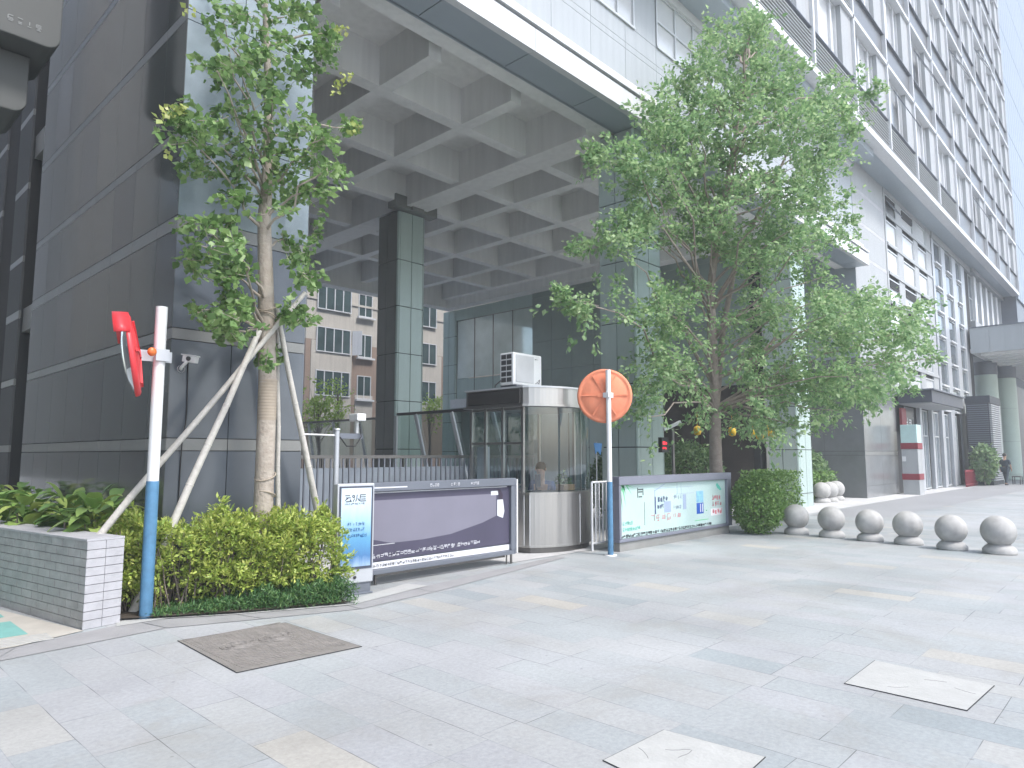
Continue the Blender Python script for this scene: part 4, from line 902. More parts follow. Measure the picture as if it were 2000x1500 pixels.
b = MB(); b.box(9.2, 9.6, 8.0, 8.4, .55, .6); b.tube([(9.4, 8.2, .1), (9.4, 8.2, .55)], .03, 8); b.box(9.55, 9.6, 8.0, 8.4, .6, 1.0); tag(b.build('chair', M_black, org=(9.4, 8.2, .1), bevel=.01), 'black office chair under the guard in the booth', 'chair')
person((45.0, 6.25, 0), R(-20), 'distant pedestrian in dark clothes walking near the round green columns', 0, M_cloth, M_cloth)

# ------------------------------------------------ AC unit on the booth roof
AC = thing('air_conditioner', 'white air conditioner outdoor unit on the guard booth roof', 'air conditioner', (9.0, 8.3, 2.75))
ax0, ax1, ay0, ay1, z0, z1 = 8.50, 9.24, 7.98, 8.30, 2.80, 3.36
b = MB(); b.box(ax0, ax1, ay0, ay1, z0, z1); b.build('casing', M_ac, AC, bevel=.02)
b = MB(); b.box(ax0+.06, ax1-.22, ay0-.01, ay0, z0+.05, z1-.04); b.build('fan_grille', M_acg, AC, bevel=.006)
b = MB()
for i in range(2):
    for j in range(5): b.box(ax0-.006, ax0-.001, ay0+.04+i*.13, ay0+.15+i*.13, z0+.05+j*.1, z0+.125+j*.1)
b.build('side_slots', M_louv, AC)
b = MB(); b.box(ax0+.05, ax0+.12, ay0-.03, ay1+.03, 2.75, 2.8); b.box(ax1-.12, ax1-.05, ay0-.03, ay1+.03, 2.75, 2.8); b.build('feet', M_grey, AC)
b = MB(); glyphs(b, (ax1-.19, ay0-.002, z1-.09), (1, 0, 0), (0, 0, 1), 5, .018, seed=51); b.tube([(ax1-.17, ay0-.004, z0+.05), (ax1-.12, ay0-.004, z0+.08), (ax1-.08, ay0-.004, z0+.05), (ax1-.06, ay0-.004, z0+.13), (ax1-.1, ay0-.004, z0+.1)], .006, 5); b.build('marking', M_steeld, AC)
b = MB(); b.tube([(ax0-.02, ay1-.05, z0+.08), (ax0-.1, ay1, z0), (ax0-.12, ay1, 2.76)], .012, 6); b.build('pipe', M_black, AC)

# small railing right of booth
RL = thing('railing', 'short white steel railing between the guard booth and the orange mirror pole', 'railing', (9.9, 7.0, 0))
b = MB(); pA, pB = Vector((9.55, 7.28, 0)), Vector((9.5, 6.72, 0)); pA = Vector(at(1157, 1076, 'z', 0)); pB = Vector(at(1192, 1070, 'z', 0))
for t in np.linspace(0, 1, 6): p = pA.lerp(pB, t); b.tube([p+Vector((0, 0, .1)), p+Vector((0, 0, 1.12))], .013, 8)
b.tube([pA+Vector((0, 0, 1.14)), pB+Vector((0, 0, 1.14))], .02, 8); b.tube([pA+Vector((0, 0, .12)), pB+Vector((0, 0, .12))], .014, 8); b.tube([pA, pA+Vector((0, 0, 1.14))], .02, 8); b.tube([pB, pB+Vector((0, 0, 1.14))], .02, 8)
b.build('bars', M_trim, RL)

# ------------------------------------------------ fence and glass ramp parapets
FN = thing('fence', 'dark metal bar fence along the ramp behind the purple billboard', 'fence', (7.0, 9.2, 0))
b = MB(); b.box(4.6, 10.4, 9.18, 9.22, 1.55, 1.6); b.box(4.6, 10.4, 9.185, 9.215, .2, .24)
b.build('rails', M_steeld, FN)
b = MB()
for x in np.arange(4.65, 10.4, .11): b.box(x, x+.022, 9.19, 9.212, .24, 1.55)
b.build('bars', M_grey, FN)
b = MB(); b.box(4.7, 11.6, 11.6, 11.9, 0, 1.35); tag(b.build('ramp_wall', mat('ramp_wall', (.20, .23, .27), .6, var=.2, nscale=2), org=(8, 11.7, 0)), 'low blue-grey ramp wall behind the bar fence', 'wall')
def glass_parapet(x, y0, y1, z0, z1, n, label):
    T = thing('glass_parapet', label, 'parapet', (x, (y0+y1)/2, 0), 'glass parapets over the ramp'); lean = .5
    b = MB(); b.add([(x, y0, z0), (x, y1, z0), (x-.0, y1, z1), (x, y0, z1)], [(0, 1, 2, 3)]); b.build('glass', M_glass2, T)
    b = MB(); b.box(x-.03, x+.03, y0, y1, z1, z1+.07); b.box(x-.02, x+.02, y0, y1, z0-.05, z0); b.build('rail', M_steeld, T)
    for k in range(n+1):
        y = y0+(y1-y0)*k/n; b = MB()
        b.bar((x-.04, y, z0-.6), (x-.04, y+.55 if k < n else y, z1), .05, .1)
        b.build('brace', M_frame, T)
    b = MB()
    for k in range(n+1): b.tube([(x+.2, y0+(y1-y0)*k/n, 0), (x+.2, y0+(y1-y0)*k/n, z0)], .04, 8)
    b.build('posts', M_steeld, T)
glass_parapet(10.8, 10.2, 14.2, 1.6, 2.6, 3, 'glass parapet with leaning steel braces right of the tall central pillar')
glass_parapet(13.2, 17.2, 23.6, 1.6, 2.75, 4, 'darker glass parapet left of the tall central pillar')

# ------------------------------------------------ plate camera and red display
PL = thing('plate_camera', 'silver licence plate camera on a post with a red lit display, behind the green billboard', 'camera', (13.4, 7.2, 0))
p = Vector(at(1312, 832, 'y', 7.35)); b = MB(); dX = Vector((.8, -.5, .42)).normalized()
b.bar(p-dX*.2, p+dX*.22, .08, .07); b.build('housing', M_frame, PL, bevel=.015)
b = MB(); b.tube([(p.x+.08, 7.38, 0), (p.x+.08, 7.38, p.z-.05)], .035, 10); b.build('post', M_steeld, PL)
b = MB(); q = Vector(at(1297, 868, 'y', 7.3)); b.box(q.x-.12, q.x+.14, 7.28, 7.36, q.z-.16, q.z+.14); b.build('display_case', M_black, PL)
m = bpy.data.materials.new('red_led'); m.use_nodes = True; e_ = m.node_tree.nodes['Principled BSDF']; e_.inputs['Emission Color'].default_value = (1, .03, .05, 1); e_.inputs['Emission Strength'].default_value = 1.2; e_.inputs['Base Color'].default_value = (.3, .01, .01, 1)
b = MB(); glyphs(b, (q.x-.09, 7.279, q.z), (1, 0, 0), (0, 0, 1), 3, .055, seed=61, wt=.16); glyphs(b, (q.x-.09, 7.279, q.z-.1), (1, 0, 0), (0, 0, 1), 3, .045, seed=62, wt=.16); b.build('led_text', m, PL)

# ------------------------------------------------ ball bollards
def bollard(x, y, label, r=.245, group='stone ball bollards in a row'):
    B = thing('ball_bollard', label, 'bollard', (x, y, 0), group)
    b = MB(); b.lathe([(.001, .02+.02)]+[(max(.001, r*math.sin(t)), .10+r-r*math.cos(t)) for t in np.linspace(.5, math.pi, 24)], (x, y, 0), 40); b.build('ball', M_stone, B)
    b = MB(); b.lathe([(.001, 0), (.235, 0), (.24, .02), (.235, .07), (.2, .115), (.15, .15), (.1, .155)], (x, y, 0), 40); b.build('base', M_stone, B); return B
pts6 = [(1556, 1050), (1625, 1056), (1700, 1063), (1775, 1070), (1860, 1080), (1953, 1088)]
lab6 = ['stained stone ball bollard nearest the round shrub, leftmost of the front row of six', 'second stone ball bollard from the round shrub', 'third stone ball bollard from the round shrub', 'fourth stone ball bollard from the round shrub', 'fifth stone ball bollard from the round shrub, next to the last one', 'last stone ball bollard at the right end of the front row']
proto = None
for (u, v), l in zip(pts6, lab6):
    g = at(u, v-7, 'z', 0)
    if proto is None: proto = bollard(g[0], g[1], l, r=.25)
    else: c = copy_tree(proto); c.location = (g[0], g[1], 0); c['label'] = l; c.rotation_euler.z = random.uniform(0, 6); c.scale = (random.uniform(.97, 1.03),)*3
for (u, v), l in zip([(1606, 985), (1621, 983), (1634, 980)], ['rear stone ball bollard touching the sage pillar', 'middle one of the three rear stone ball bollards by the leafy shrub', 'rear stone ball bollard farthest from the sage pillar']):
    g = at(u, v-3, 'z', 0); c = copy_tree(proto); c.location = (g[0], g[1], 0); c['label'] = l; c.scale = (1.15,)*3

# ------------------------------------------------ right entrance details
g = Vector(at(1772, 965, 'z', 0))
SP = thing('striped_pillar', 'white box pillar with dark red bands under the slate awning', 'pillar', (32.2, 7.8, 0))
b = MB(); b.slot(0).box(31.8, 32.5, 7.3, 7.9, 0, 1.85); b.slot(1).box(31.78, 32.52, 7.28, 7.92, .6, .85); b.slot(1).box(31.78, 32.52, 7.28, 7.92, 1.85, 2.1); b.slot(2).box(31.8, 32.5, 7.3, 7.9, 2.1, 2.85)
b.build('column', [M_facade, bpy.data.materials['maroon'], mat('aqua_panel', (.45, .62, .60), .3)], SP, bevel=.01)
b = MB(); b.box(31.775, 31.8, 7.75, 7.88, 1.35, 1.55); b.build('notice', M_white, SP)
LB = thing('louvre_cabinet', 'tall dark louvred ventilation cabinet beside the round green columns', 'cabinet', (46, 7.3, 0))
b = MB(); b.slot(0).box(44.4, 47.6, 6.7, 7.75, 0, 4.75); b.slot(1)
for i in range(36): z = .25+i*.115; b.box(44.36, 44.4, 6.75, 7.7, z, z+.05); 
b.slot(2)
for i in range(36): z = .25+i*.115; b.box(44.5, 47.5, 6.6, 6.7, z, z+.055)
b.slot(0).box(44.35, 47.65, 6.62, 7.78, 4.4, 4.8)
b.build('casing', [mat('navy_metal', (.03, .036, .048), .5), M_grey, M_lgrey], LB)
SB = thing('litter_bin', 'small white-topped post bin before the glass doors', 'bin', (37.5, 6.9, 0)); g = at(1893, 947, 'z', 0)
b = MB(); b.lathe([(.001, 0), (.16, 0), (.16, .55), (.2, .6), (.2, .75), (.1, .82), (.001, .83)], (g[0], g[1], 0), 16); b.build('body', M_trim, SB)
g = at(1893, 947, 'z', 0)
RB = thing('barrier_frame', 'low dark red metal barrier against the doors by the louvred cabinet', 'barrier', (42.5, 7.4, 0))
b = MB(); b.box(41.2, 44.2, 7.38, 7.42, .75, .85); b.box(41.2, 44.2, 7.38, 7.42, .1, .15)
for i in range(16): b.box(41.2+i*.19, 41.24+i*.19, 7.385, 7.415, 0, .75)
b.build('bars', bpy.data.materials['maroon'], RB)
BN = thing('bench', 'small dark bench at the foot of the second green column', 'bench', (50, 6, 0))
g = Vector(at(1988, 946, 'z', 0)); b = MB(); b.box(g.x-.4, g.x+.4, g.y-.2, g.y+.2, .4, .46); 
for s_ in (-1, 1):
    for t_ in (-1, 1): b.box(g.x+s_*.36-.02, g.x+s_*.36+.02, g.y+t_*.17-.02, g.y+t_*.17+.02, 0, .4)
b.build('seat', M_steeld, BN)

# ------------------------------------------------ vegetation helpers
def tube_path(b, pts, r0, r1, n=8): b.tube(pts, [r0+(r1-r0)*i/(len(pts)-1) for i in range(len(pts))], n)
def limb(b, a, c, r0, r1, wob=.08, k=5, n=6):
    a, c = Vector(a), Vector(c); pts = [a]
    for i in range(1, k): t = i/k; p = a.lerp(c, t)+Vector([random.uniform(-1, 1)*wob*(c-a).length*.4 for _ in range(3)]); p.z += math.sin(t*math.pi)*wob*(c-a).length*.4; pts.append(p)
    pts.append(c); tube_path(b, pts, r0, r1, n)
def crown(centers, rad, twigs, per, tl, jit, outc=None):
    """leaf positions & directions along twigs that radiate from cluster centres"""
    P, D, T = [], [], []
    for c, r_ in zip(centers, rad):
        c = np.array(c)
        for _ in range(twigs):
            d = RNG.normal(size=3); d[2] = d[2]*.6+.15
            if outc is not None: o = c-np.array(outc); d += o/(np.linalg.norm(o)+1e-6)*.7
            d /= np.linalg.norm(d); L = tl*r_*RNG.uniform(.6, 1.2); s = c+RNG.normal(size=3)*r_*.25
            t = RNG.uniform(.1, 1, per)[:, None]; bend = np.array([0, 0, -.18*L]); pp = s+d*L*t+bend*t*t+RNG.normal(size=(per, 3))*jit
            P.append(pp); D.append(np.repeat(d[None], per, 0)); T.append((s, s+d*L+bend))
    return np.concatenate(P), np.concatenate(D), T

# tree one: slender ginkgo in the hedge
TX, TY = 3.82, 7.48
T1 = thing('ginkgo_tree', 'slender young ginkgo tied to stakes in front of the dark stone block', 'tree', (TX, TY, 0))
tr = [Vector((TX, TY, 0)), Vector((TX+.01, TY, 1.2)), Vector(at(523, 760, 'y', TY)), Vector(at(521, 640, 'y', TY)), Vector(at(516, 430, 'y', TY)), Vector(at(524, 320, 'y', TY)), Vector(at(524, 160, 'y', TY)), Vector(at(518, 30, 'y', TY)), Vector(at(522, -120, 'y', TY))]
tr[0].x = tr[1].x = at(514, 1000, 'y', TY)[0]
b = MB(); b.tube(tr, [.115, .105, .1, .095, .075, .06, .045, .03, .012], 14)
blobs = [(455,45,50),(500,35,45),(560,20,50),(600,15,40),(470,95,50),(520,110,45),(440,140,38),(560,95,35),(490,150,35),(620,100,34),(645,75,22),(600,140,32),(520,170,25),(555,180,28),
 (340,225,30),(370,260,38),(400,245,35),(440,230,40),(480,260,45),(520,230,35),(420,300,45),(390,310,35),(470,320,40),(520,300,35),(590,240,32),(615,215,30),(640,270,35),(600,300,42),(640,330,35),(560,340,40),(510,360,35),(590,380,35),(625,370,28),(460,370,30),(540,400,32),(655,200,20),(690,245,14),
 (440,450,36),(400,460,38),(420,500,42),(465,480,28),(380,500,25),(460,530,35),(590,450,35),(620,480,30),(580,500,30),(565,460,22),(600,535,28),(420,540,25),
 (390,600,30),(430,590,35),(460,620,35),(400,640,22),(440,650,25),(580,620,22),(565,610,16),(525,690,22),(470,600,20),(520,-60,80),(450,-40,60),(600,-50,60)]
cs, rs = [], []
for (u, v, r_) in blobs:
    for _ in range(3):
        uu, vv = u+random.uniform(-.5, .5)*r_, v+random.uniform(-.5, .5)*r_
        y = min(7.62 if uu < 615 else 8.0, random.gauss(7.2, .3)); y = max(y, 6.5)
        if mn.noise(Vector((uu/48., vv/34., 1.7))) < -.27: continue
        cs.append(at(uu, vv, 'y', y)); rs.append(r_*.0058)
P_, D_, TW = crown(cs, rs, 4, 11, 1.0, .028)
P_[:, 1] = np.where((P_[:, 1] > 7.9) & (P_[:, 0] < 4.7), 7.9, P_[:, 1])
for c in cs[::6]:
    c = Vector(c); zt = c.z-.45*math.hypot(c.x-TX, c.y-TY)-.1
    zt = max(min(zt, tr[-1].z-.2), 3.05)
    for i in range(len(tr)-1):
        if tr[i].z <= zt <= tr[i+1].z: a = tr[i].lerp(tr[i+1], (zt-tr[i].z)/(tr[i+1].z-tr[i].z)); limb(b, a, c, .02, .006, .12)
for s_, e_ in TW: b.tube([s_, (Vector(s_)+Vector(e_))/2, e_], [.004, .003, .002], 4)
b.build('trunk', M_bark, T1)
leafmesh('crown', P_, .078, L_tree, T1, dirs=D_, aspect=.95, droop=.5)
tips = []
for (u, v, n) in ((325, 220, 6), (345, 215, 8), (318, 232, 5), (352, 215, 5), (335, 300, 3), (665, 60, 14), (675, 150, 8), (662, 175, 8), (700, 240, 6), (690, 255, 5), (370, 20, 4)):
    for _ in range(n*2): tips.append(at(u+random.uniform(-12, 12), v+random.uniform(-10, 10), 'y', random.gauss(7.1, .06)))
leafmesh('leaf_tips', tips, .06, L_tip, T1, aspect=.9)
b = MB()
b.lathe([(.102, 2.0), (.102, 2.47)], (tr[2].x, TY, 0), 14)
for z in list(np.arange(2.02, 2.45, .035)): b.lathe([(.103, z), (.106, z+.012), (.103, z+.024)], (tr[2].x, TY, 0), 14)
for u_, v_, dz in ((523, 640, .03), (523, 600, .06), (518, 930, .05), (518, 965, -.04), (521, 620, -.05)):
    p = at(u_, v_, 'y', TY); pts = [(p[0]+.113*math.cos(t), TY+.113*math.sin(t), p[2]+dz*math.sin(t+1)) for t in np.linspace(0, 6.28, 16)]; b.tube(pts, .008, 5)
    if v_ > 900: b.build('tie_rope', M_rope, T1); b = MB()
    if v_ == 600: b.build('rope_binding', M_rope, T1); b = MB()
b.build('tie_rope', M_rope, T1)
# stakes
def stake(a, c, r0, label):
    a, c = Vector(a), Vector(c); n = 7; b = MB()
    pts = [a.lerp(c, i/n)+Vector((random.uniform(-1, 1), random.uniform(-1, 1), 0))*.008 for i in range(n+1)]
    b.tube(pts, [r0*(1.1-.35*i/n) for i in range(n+1)], 10)
    for i in range(1, n): d = (pts[i+1]-pts[i-1]).normalized(); b.tube([pts[i]-d*.008, pts[i], pts[i]+d*.008], [r0*(1.1-.35*i/n)*1.01, r0*(1.1-.35*i/n)*1.12, r0*(1.1-.35*i/n)*1.01], 10, cap=False)
    tag(b.build('tree_stake', M_pole, org=tuple(a)), label, 'tree stake', 'wooden stakes bracing the ginkgo')
stake(at(190, 1050, 'y', 7.84), at(600, 552, 'y', 7.62) if 0 else Vector(at(545, 632, 'y', 7.36))+(Vector(at(545, 632, 'y', 7.36))-Vector(at(190, 1050, 'y', 7.84)))*.17, .035, 'long leaning stake crossing the trunk and sticking out to its upper right')
stake(at(258, 1200, 'z', 0), at(507, 645, 'y', 7.36), .042, 'whitish stake rising from the kerb beside the blue and white pole up to the trunk')
stake(Vector(at(626, 1030, 'y', 7.75))*1, at(538, 595, 'y', 7.5), .038, 'stake leaning in from the right side of the trunk')
stake((at(548, 1000, 'y', 7.9)[0], 7.9, .05), at(543, 600, 'y', 7.62), .03, 'nearly upright stake just behind the trunk')

# tree two: broad street tree in front of the right pillars
t2 = Vector(at(1400, 930, 'y', 7.15)); T2X, T2Y = t2.x, 7.15
T2 = thing('street_tree', 'broad airy street tree behind the green billboard', 'tree', (T2X, T2Y, 0))
d0 = T2X*math.cos(AZ)+T2Y*math.sin(AZ)
main = [Vector((T2X, T2Y, 0)), Vector(at(1398, 900, 'y', 7.15)), Vector(at(1396, 780, 'd', d0-.2)), Vector(at(1390, 640, 'd', d0-.4)), Vector(at(1388, 560, 'd', d0-.6)), Vector(at(1405, 430, 'd', d0-.8)), Vector(at(1430, 300, 'd', d0-1)), Vector(at(1450, 180, 'd', d0-1.1)), Vector(at(1460, 80, 'd', d0-1.2))]
b = MB(); b.tube(main, [.15, .14, .115, .10, .085, .06, .045, .028, .012], 14)
sec = [Vector(at(1397, 830, 'd', d0-.1)), Vector(at(1404, 740, 'd', d0-.1)), Vector(at(1412, 640, 'd', d0)), Vector(at(1440, 500, 'd', d0-.2)), Vector(at(1500, 380, 'd', d0-.5)), Vector(at(1560, 250, 'd', d0-.8))]
b.tube(sec, [.06, .07, .065, .05, .035, .015], 10)
rows = [(45,1430,1520),(75,1375,1530),(110,1365,1545),(150,1330,1570),(190,1275,1690),(230,1250,1690),(270,1245,1680),(310,1160,1660),(350,1200,1650),(390,1215,1650),(430,1200,1665),(470,1180,1670),(500,1290,1620),(540,1290,1640),(580,1100,1720),(605,1110,1790),(630,1150,1800),(655,1200,1805),(690,1260,1805),(720,1240,1780),(745,1240,1730),(770,1250,1720),(805,1240,1700),(835,1340,1580)]
cs, rs = [], []
for (v, u0, u1) in rows:
    n = int((u1-u0)/(23 if v < 540 else 25))
    for i in range(n):
        for _ in range(2):
            u = u0+18+(u1-u0-36)*(i+random.uniform(0, 1))/n; vv = v+random.uniform(-22, 22)
            if 1280 < u < 1360 and 480 < vv < 560 and random.random() < .6: continue
            if 1140 < u < 1270 and 620 < vv < 700: continue
            if random.random() < (.08 if v < 540 else .2): continue
            if 1345 < u < 1440 and vv > 560 and random.random() < .8: continue
            if not (u > 1560 and 570 < vv < 740) and mn.noise(Vector((u/75., vv/42., 3.3))) < (-.34 if v < 540 else -.2): continue
            if vv > 815 and not 1330 < u < 1560: continue
            d = d0-.7+random.gauss(0, 1.0); p = at(u, vv, 'd', d)
            if p[1] > 7.3: p = at(u, vv, 'y', random.uniform(6.3, 7.3))
            if vv < 330: 
                if p[1] > 6.9: p = at(u, vv, 'y', random.uniform(5.8, 6.9))
            cs.append(p); rs.append(random.uniform(.3, .48))
# sparse sprigs at the outline
for (u, v) in ((1150, 295), (1175, 310), (1130, 485), (1150, 478), (1170, 470), (1095, 570), (1110, 585), (1130, 600), (1150, 610), (1700, 185), (1715, 175), (1795, 600), (1805, 680), (1820, 700), (1660, 430), (1480, 40), (1400, 60), (1770, 760)):
    d = d0-.8; p = at(u, v, 'd', d)
    if p[1] > 7.2: p = at(u, v, 'y', 6.9)
    cs.append(p); rs.append(.18)
P_, D_, TW = crown(cs, rs, 6, 19, 1.2, .045, outc=tuple(main[4]))
P_ = P_.copy(); bad = (P_[:, 1] > 7.55) & (P_[:, 2] > 7); P_ = P_[~bad]; D_ = D_[~bad]
bad = (P_[:, 1] > 7.95) & (P_[:, 0] > 12.1) & (P_[:, 0] < 13.6); P_ = P_[~bad]; D_ = D_[~bad]
bi = list(range(0, len(cs), 7))
for i in bi:
    c = Vector(cs[i]); hd = math.hypot(c.x-T2X, c.y-T2Y); zt = max(2.6, min(c.z-.5*hd, main[-1].z-.5))
    src = main
    for k in range(len(src)-1):
        if src[k].z <= zt <= src[k+1].z: a = src[k].lerp(src[k+1], (zt-src[k].z)/(src[k+1].z-src[k].z)); limb(b, a, c, .032, .007, .1); break
limb(b, Vector(at(1395, 760, 'd', d0-.2)), Vector(at(1330, 640, 'd', d0-.8)), .045, .02, .05); limb(b, Vector(at(1390, 610, 'd', d0-.4)), Vector(at(1440, 520, 'd', d0-1.2)), .05, .02, .05)
for s_, e_ in TW[::4]: b.tube([s_, e_], [.005, .002], 3, cap=False)
b.build('trunk', mat('street_bark', (.30, .25, .22), .85, var=.2, nscale=9, bump=.5, bscale=30), T2)
leafmesh('crown', P_, .095, L_tree2, T2, dirs=D_, aspect=.62, droop=.3)

# hedge
def fill(n, f, keep):
    out = []
    while len(out) < n:
        p = f()
        if keep(p): out.append(p)
    return out
def front(x): return 7.62-(x-2.4)*.55 if x < 3.3 else 7.125-(x-3.3)*.47
def hk(p):
    x, y, z = p
    yf = front(x)+.05; 
    top = .86+.26*mn.noise(Vector((x*2.9, y*2.9, 1)))+.11*mn.noise(Vector((x*7, y*7, 4)))-.12*max(0, 2.7-x)
    yf += .13*mn.noise(Vector((x*4, z*4, 9)))+.06*mn.noise(Vector((x*10, z*10, 3)))+(.05 if z < .2 else 0)
    if y < yf or z > top: return False
    if x > 2.95 and y > 7.92: return False
    if x < 2.95 and (y > 9.2 or x > 2.88): return False
    if x < 2.42+max(0, (7.9-y))*.0: return False
    dd = min(y-yf, top-z); return random.random() < (1 if dd < .14 else .35)
def hk_in(p):   # well inside the hedge volume
    return p[1]-front(p[0]) > .30 and p[2] < .70
pts = fill(11000, lambda: (random.uniform(2.4, 4.42), random.uniform(6.55, 9.2), random.uniform(.08, 1.1)), hk)
tufts = [np.array(p) for p in fill(520, lambda: (random.uniform(2.4, 4.42), random.uniform(6.55, 9.2), random.uniform(.25, 1.1)), lambda p: hk(p) and (not hk_in(p)))]
TP, TD, _ = crown(tufts, [.105]*len(tufts), 7, 8, 1.0, .010, outc=(3.4, 8.0, -.1))
HG = thing('hedge', 'bright yellow-green clipped hedge under the ginkgo', 'hedge', (3.4, 7.4, 0))
leafmesh('foliage', np.concatenate([np.array(pts), TP]), .052, L_hedge, HG, aspect=.42, droop=-.25, up=.5, dirs=np.concatenate([RNG.normal(size=(len(pts), 3)), TD*1.6]))
b = MB()
for _ in range(150):
    x = random.uniform(2.5, 4.35); y = random.uniform(front(x)+.12, 7.85); a = Vector((x, y, .03)); c = a+Vector((random.uniform(-.18, .18), random.uniform(-.2, .1), random.uniform(.45, .8))); limb(b, a, c, .009, .004, .1, 3, 5)
b.build('stems', M_bark2, HG)
# dark groundcover
pts = fill(13000, lambda: (random.uniform(2.62, 4.42), random.uniform(6.2, 7.6), random.uniform(.01, .26)), lambda p: p[1] > front(p[0])-.17+.09*mn.noise(Vector((p[0]*5, 0, 0))) and p[1] < front(p[0])+.4 and p[2] < .08+.22*(p[0]-2.9)/1.6*(1+mn.noise(Vector((p[0]*6, p[1]*6, 2)))))
o = leafmesh('groundcover', pts, .05, L_grass, org=(3.8, 6.8, 0), aspect=.22, droop=-.9); struct(o, 'stuff'); o['label'] = 'low dark green grassy groundcover at the foot of the hedge'
# broad-leaf plants behind the planter wall
def blade(b, p, d, L, wd, droop):
    d = Vector(d).normalized(); s = d.cross(Vector((0, 0, 1))).normalized(); n = 6; c = []
    for i in range(n+1):
        t = i/n; q = Vector(p)+d*L*t+Vector((0, 0, -droop*L*t*t)); w_ = wd*math.sin(math.pi*min(.98, t*.92+.06))**.8; up_ = Vector((0, 0, w_*.25)); c.append((q-s*w_+up_, q, q+s*w_+up_))
    vs = sum([list(x) for x in c], []); b.add(vs, [(i*3+k, i*3+k+1, i*3+k+4, i*3+k+3) for i in range(n) for k in range(2)], True)
labs = ['nearest the tiled wall end', 'second along the wall', 'third along the wall', 'against the dark stone wall', 'in the middle of the bed', 'yellowish one at the left edge']
spots = [(2.6, 8.6), (2.3, 9.0), (2.6, 9.3), (2.2, 9.9), (2.65, 10.3), (2.0, 10.9), (2.5, 11.5), (2.1, 12.3), (2.6, 12.9), (2.2, 13.9), (2.05, 9.7), (2.35, 8.3)]
PL_LAB = ['touching the dark stone corner behind the pole', 'second from the stone corner, close to the hedge', 'third along the dark stone wall', 'in the middle of the bed, second row from the hedge', 'against the dark stone wall halfway along the bed', 'by the tiled wall near the left edge', 'in the rear half of the bed by the stone wall',
 'rising over the tiled wall at the far left', 'small in the picture, deep in the bed against the stone wall', 'farthest back in the planter bed', 'leaning over the tiled wall top near its end', 'nearest the camera, between the tiled wall end and the hedge']
for i, (x, y) in enumerate(spots):
    Tt = thing('leafy_plant', 'broad-leaved green plant '+PL_LAB[i], 'plant', (x, y, .3), 'broad-leaved plants behind the planter wall')
    b = MB()
    for k in range(44):
        a = random.uniform(0, 6.28); e = random.uniform(.1, 1.2); h = random.uniform(.3, 1.0); p = (x+.06*math.cos(a), y+.06*math.sin(a), .1+h)
        blade(b, p, (math.cos(a)*math.cos(e), math.sin(a)*math.cos(e), math.sin(e)), random.uniform(.24, .42), random.uniform(.055, .095), random.uniform(.3, .8))
    b.build('leaves', L_plant, Tt)
    b = MB()
    for k in range(7): a = random.uniform(0, 6.28); limb(b, (x, y, .03), (x+.1*math.cos(a), y+.1*math.sin(a), random.uniform(.5, .95)), .012, .006, .05, 3, 5)
    b.build('stems', M_bark2, Tt)
def shrub(c, r, n, size, m, label, cat='shrub', shell=.35, flat=False, name='shrub', trunk=True, asp=.6, group=None):
    T = thing(name, label, cat, (c[0], c[1], 0), group); P = []
    while len(P) < n:
        d = RNG.normal(size=3); d /= np.linalg.norm(d); q = 1-shell*RNG.random()**1.5
        if flat: d = RNG.uniform(-1, 1, 3); k = RNG.integers(3); d[k] = np.sign(d[k])
        lump = 1+.10*mn.noise(Vector(d*3.2+c[0]))+.05*mn.noise(Vector(d*9))
        p = np.array(c)+d*np.array(r)*q*lump
        if p[2] > .03: P.append(p)
    leafmesh('foliage', P, size, m, T, aspect=asp, droop=.1)
    if trunk:
        b = MB()
        for _ in range(9): a = random.uniform(0, 6.28); limb(b, (c[0], c[1], 0), (c[0]+math.cos(a)*r[0]*.55, c[1]+math.sin(a)*r[1]*.55, c[2]+r[2]*random.uniform(-.2, .6)), .02, .008, .08, 4, 5)
        b.build('stems', M_bark2, T)
    return T
shrub((13.95, 6.2, .60), (.52, .52, .62), 9000, .06, L_mid, 'dense round clipped shrub between the green billboard and the first ball bollard')
shrub((17.4, 7.35, .62), (.85, .5, .58), 6500, .075, L_mid, 'square clipped shrub in front of the lower part of the sage pillar', flat=True)
shrub((16.0, 8.9, 1.0), (1.0, .9, .95), 4500, .11, L_dark, 'dark dome-shaped shrub behind the street tree trunk')
shrub((13.9, 9.6, .9), (.8, .7, .9), 3000, .11, L_dark, 'dark loose shrub beside the plate camera')
shrub((25.6, 9.6, .95), (1.15, .8, .9), 4500, .13, L_dark, 'leafy green shrub right of the sage pillar behind the rear bollards')
shrub((25.2, 9.1, .55), (1.4, .35, .5), 3000, .11, L_mid, 'low light green shrub row behind the rear ball bollards', flat=True)
shrub((43.9, 7.0, 1.2), (.8, .6, 1.0), 1500, .22, L_dark, 'potted leafy plant beside the louvred cabinet and the pedestrian', cat='plant', name='potted_plant')
shrub((10.75, 8.75, .85), (.17, .17, .42), 500, .09, L_dark, 'narrow leafy plant between the guard booth and the sage pillar', cat='plant', name='potted_plant')
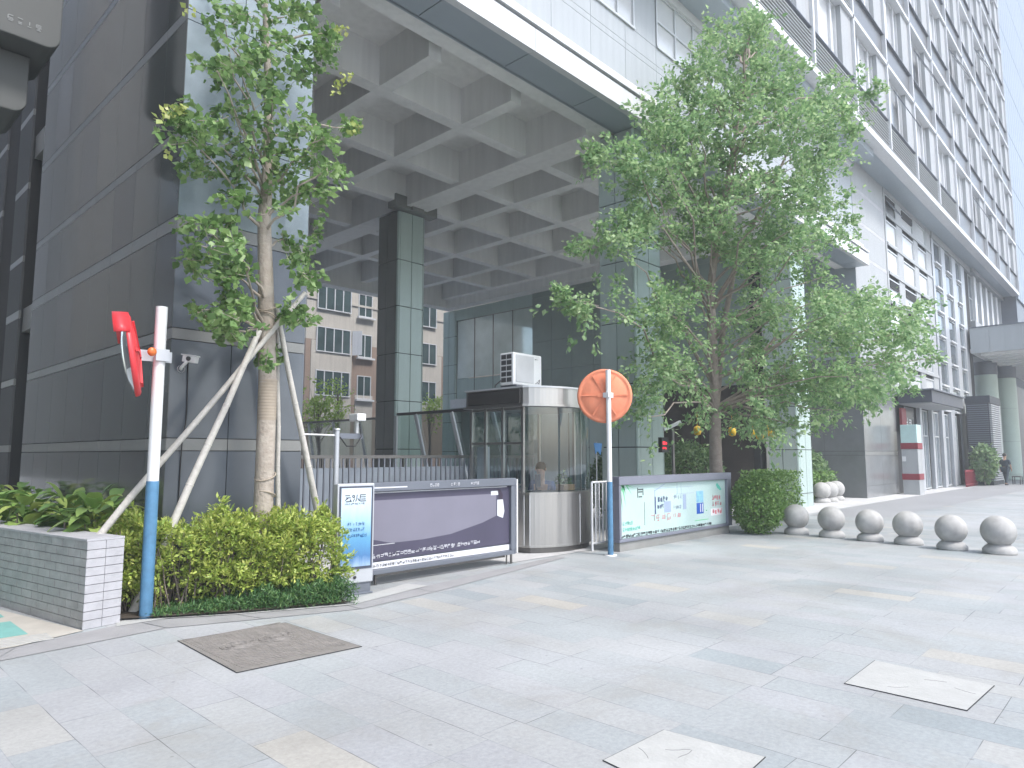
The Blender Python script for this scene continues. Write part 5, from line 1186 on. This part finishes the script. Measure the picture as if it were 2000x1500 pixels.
def small_tree(c, r, n, size, m, label, hb):
    T = thing('garden_tree', label, 'tree', (c[0], c[1], 0), 'small trees behind the portico'); cs = [np.array(c)+RNG.normal(size=3)*np.array(r)*.5 for _ in range(n)]
    P_, D_, _ = crown(cs, [.5]*n, 4, 14, 1.1, .08); leafmesh('crown', P_, size, m, T, dirs=D_, aspect=.6)
    b = MB(); b.tube([(c[0], c[1], 0), (c[0]+.1, c[1], c[2]*.5), (c[0], c[1], c[2])], [.09, .07, .04], 8)
    for q in cs: limb(b, (c[0], c[1], c[2]*random.uniform(.5, .9)), q, .02, .006)
    b.build('trunk', M_bark2, T)
a = at(622, 800, 'y', 28); small_tree(a, (1.0, .8, .8), 26, .16, L_yel, 'small yellow-green tree in front of the apartments left of the central pillar', 0)
a = at(660, 770, 'y', 29); small_tree(a, (.5, .5, .8), 8, .14, L_yel, 'thin sprouting sapling before the apartment windows', 0)
a = at(838, 795, 'y', 30); small_tree(a, (.9, .8, .5), 12, .16, L_yel, 'yellow-green tree top seen right of the central pillar', 0)
# lanterns under the canopy, yellow flowers by the shop front
b = MB(); 
for (u, v) in ((1362, 841), (1470, 845), (1484, 850), (1500, 838), (1508, 848), (1430, 843)):
    p = at(u, v, 'd', d0+3.5); b.lathe([(.02, -.13), (.09, -.1), (.11, 0), (.09, .1), (.02, .13)], tuple(p), 10); b.tube([tuple(p+np.array((0, 0, .13))), tuple(p+np.array((0, 0, .6)))], .006, 4)
    o = b.build('lantern', mat('lantern_yellow', (.65, .42, .03), .6), org=tuple(p)); tag(o, {1362: 'yellow hanging ornament just left of the street tree trunk', 1470: 'leftmost of the four yellow ornaments beside the sage pillar', 1484: 'second yellow ornament in the cluster beside the sage pillar', 1500: 'highest yellow ornament of the cluster beside the sage pillar', 1508: 'yellow ornament touching the edge of the sage pillar', 1430: 'yellow hanging ornament just right of the street tree trunk'}[u], 'ornament', 'yellow hanging ornaments'); b = MB()

# ------------------------------------------------ haze
hm = bpy.data.materials.new('haze_air'); hm.use_nodes = True; t = hm.node_tree; t.nodes.remove(t.nodes['Principled BSDF'])
pv = t.nodes.new('ShaderNodeVolumePrincipled'); pv.inputs['Color'].default_value = (.88, .92, .95, 1); pv.inputs['Density'].default_value = .0019; pv.inputs['Anisotropy'].default_value = 0
lk(t, pv.outputs[0], t.nodes['Material Output'].inputs['Volume'])
b = MB(); b.box(-46, 116, -51, 97, -1, 77); o = b.build('haze', hm); o['kind'] = 'stuff'; o['label'] = 'thin pale daylight haze'
S.cycles.volume_bounces = 1
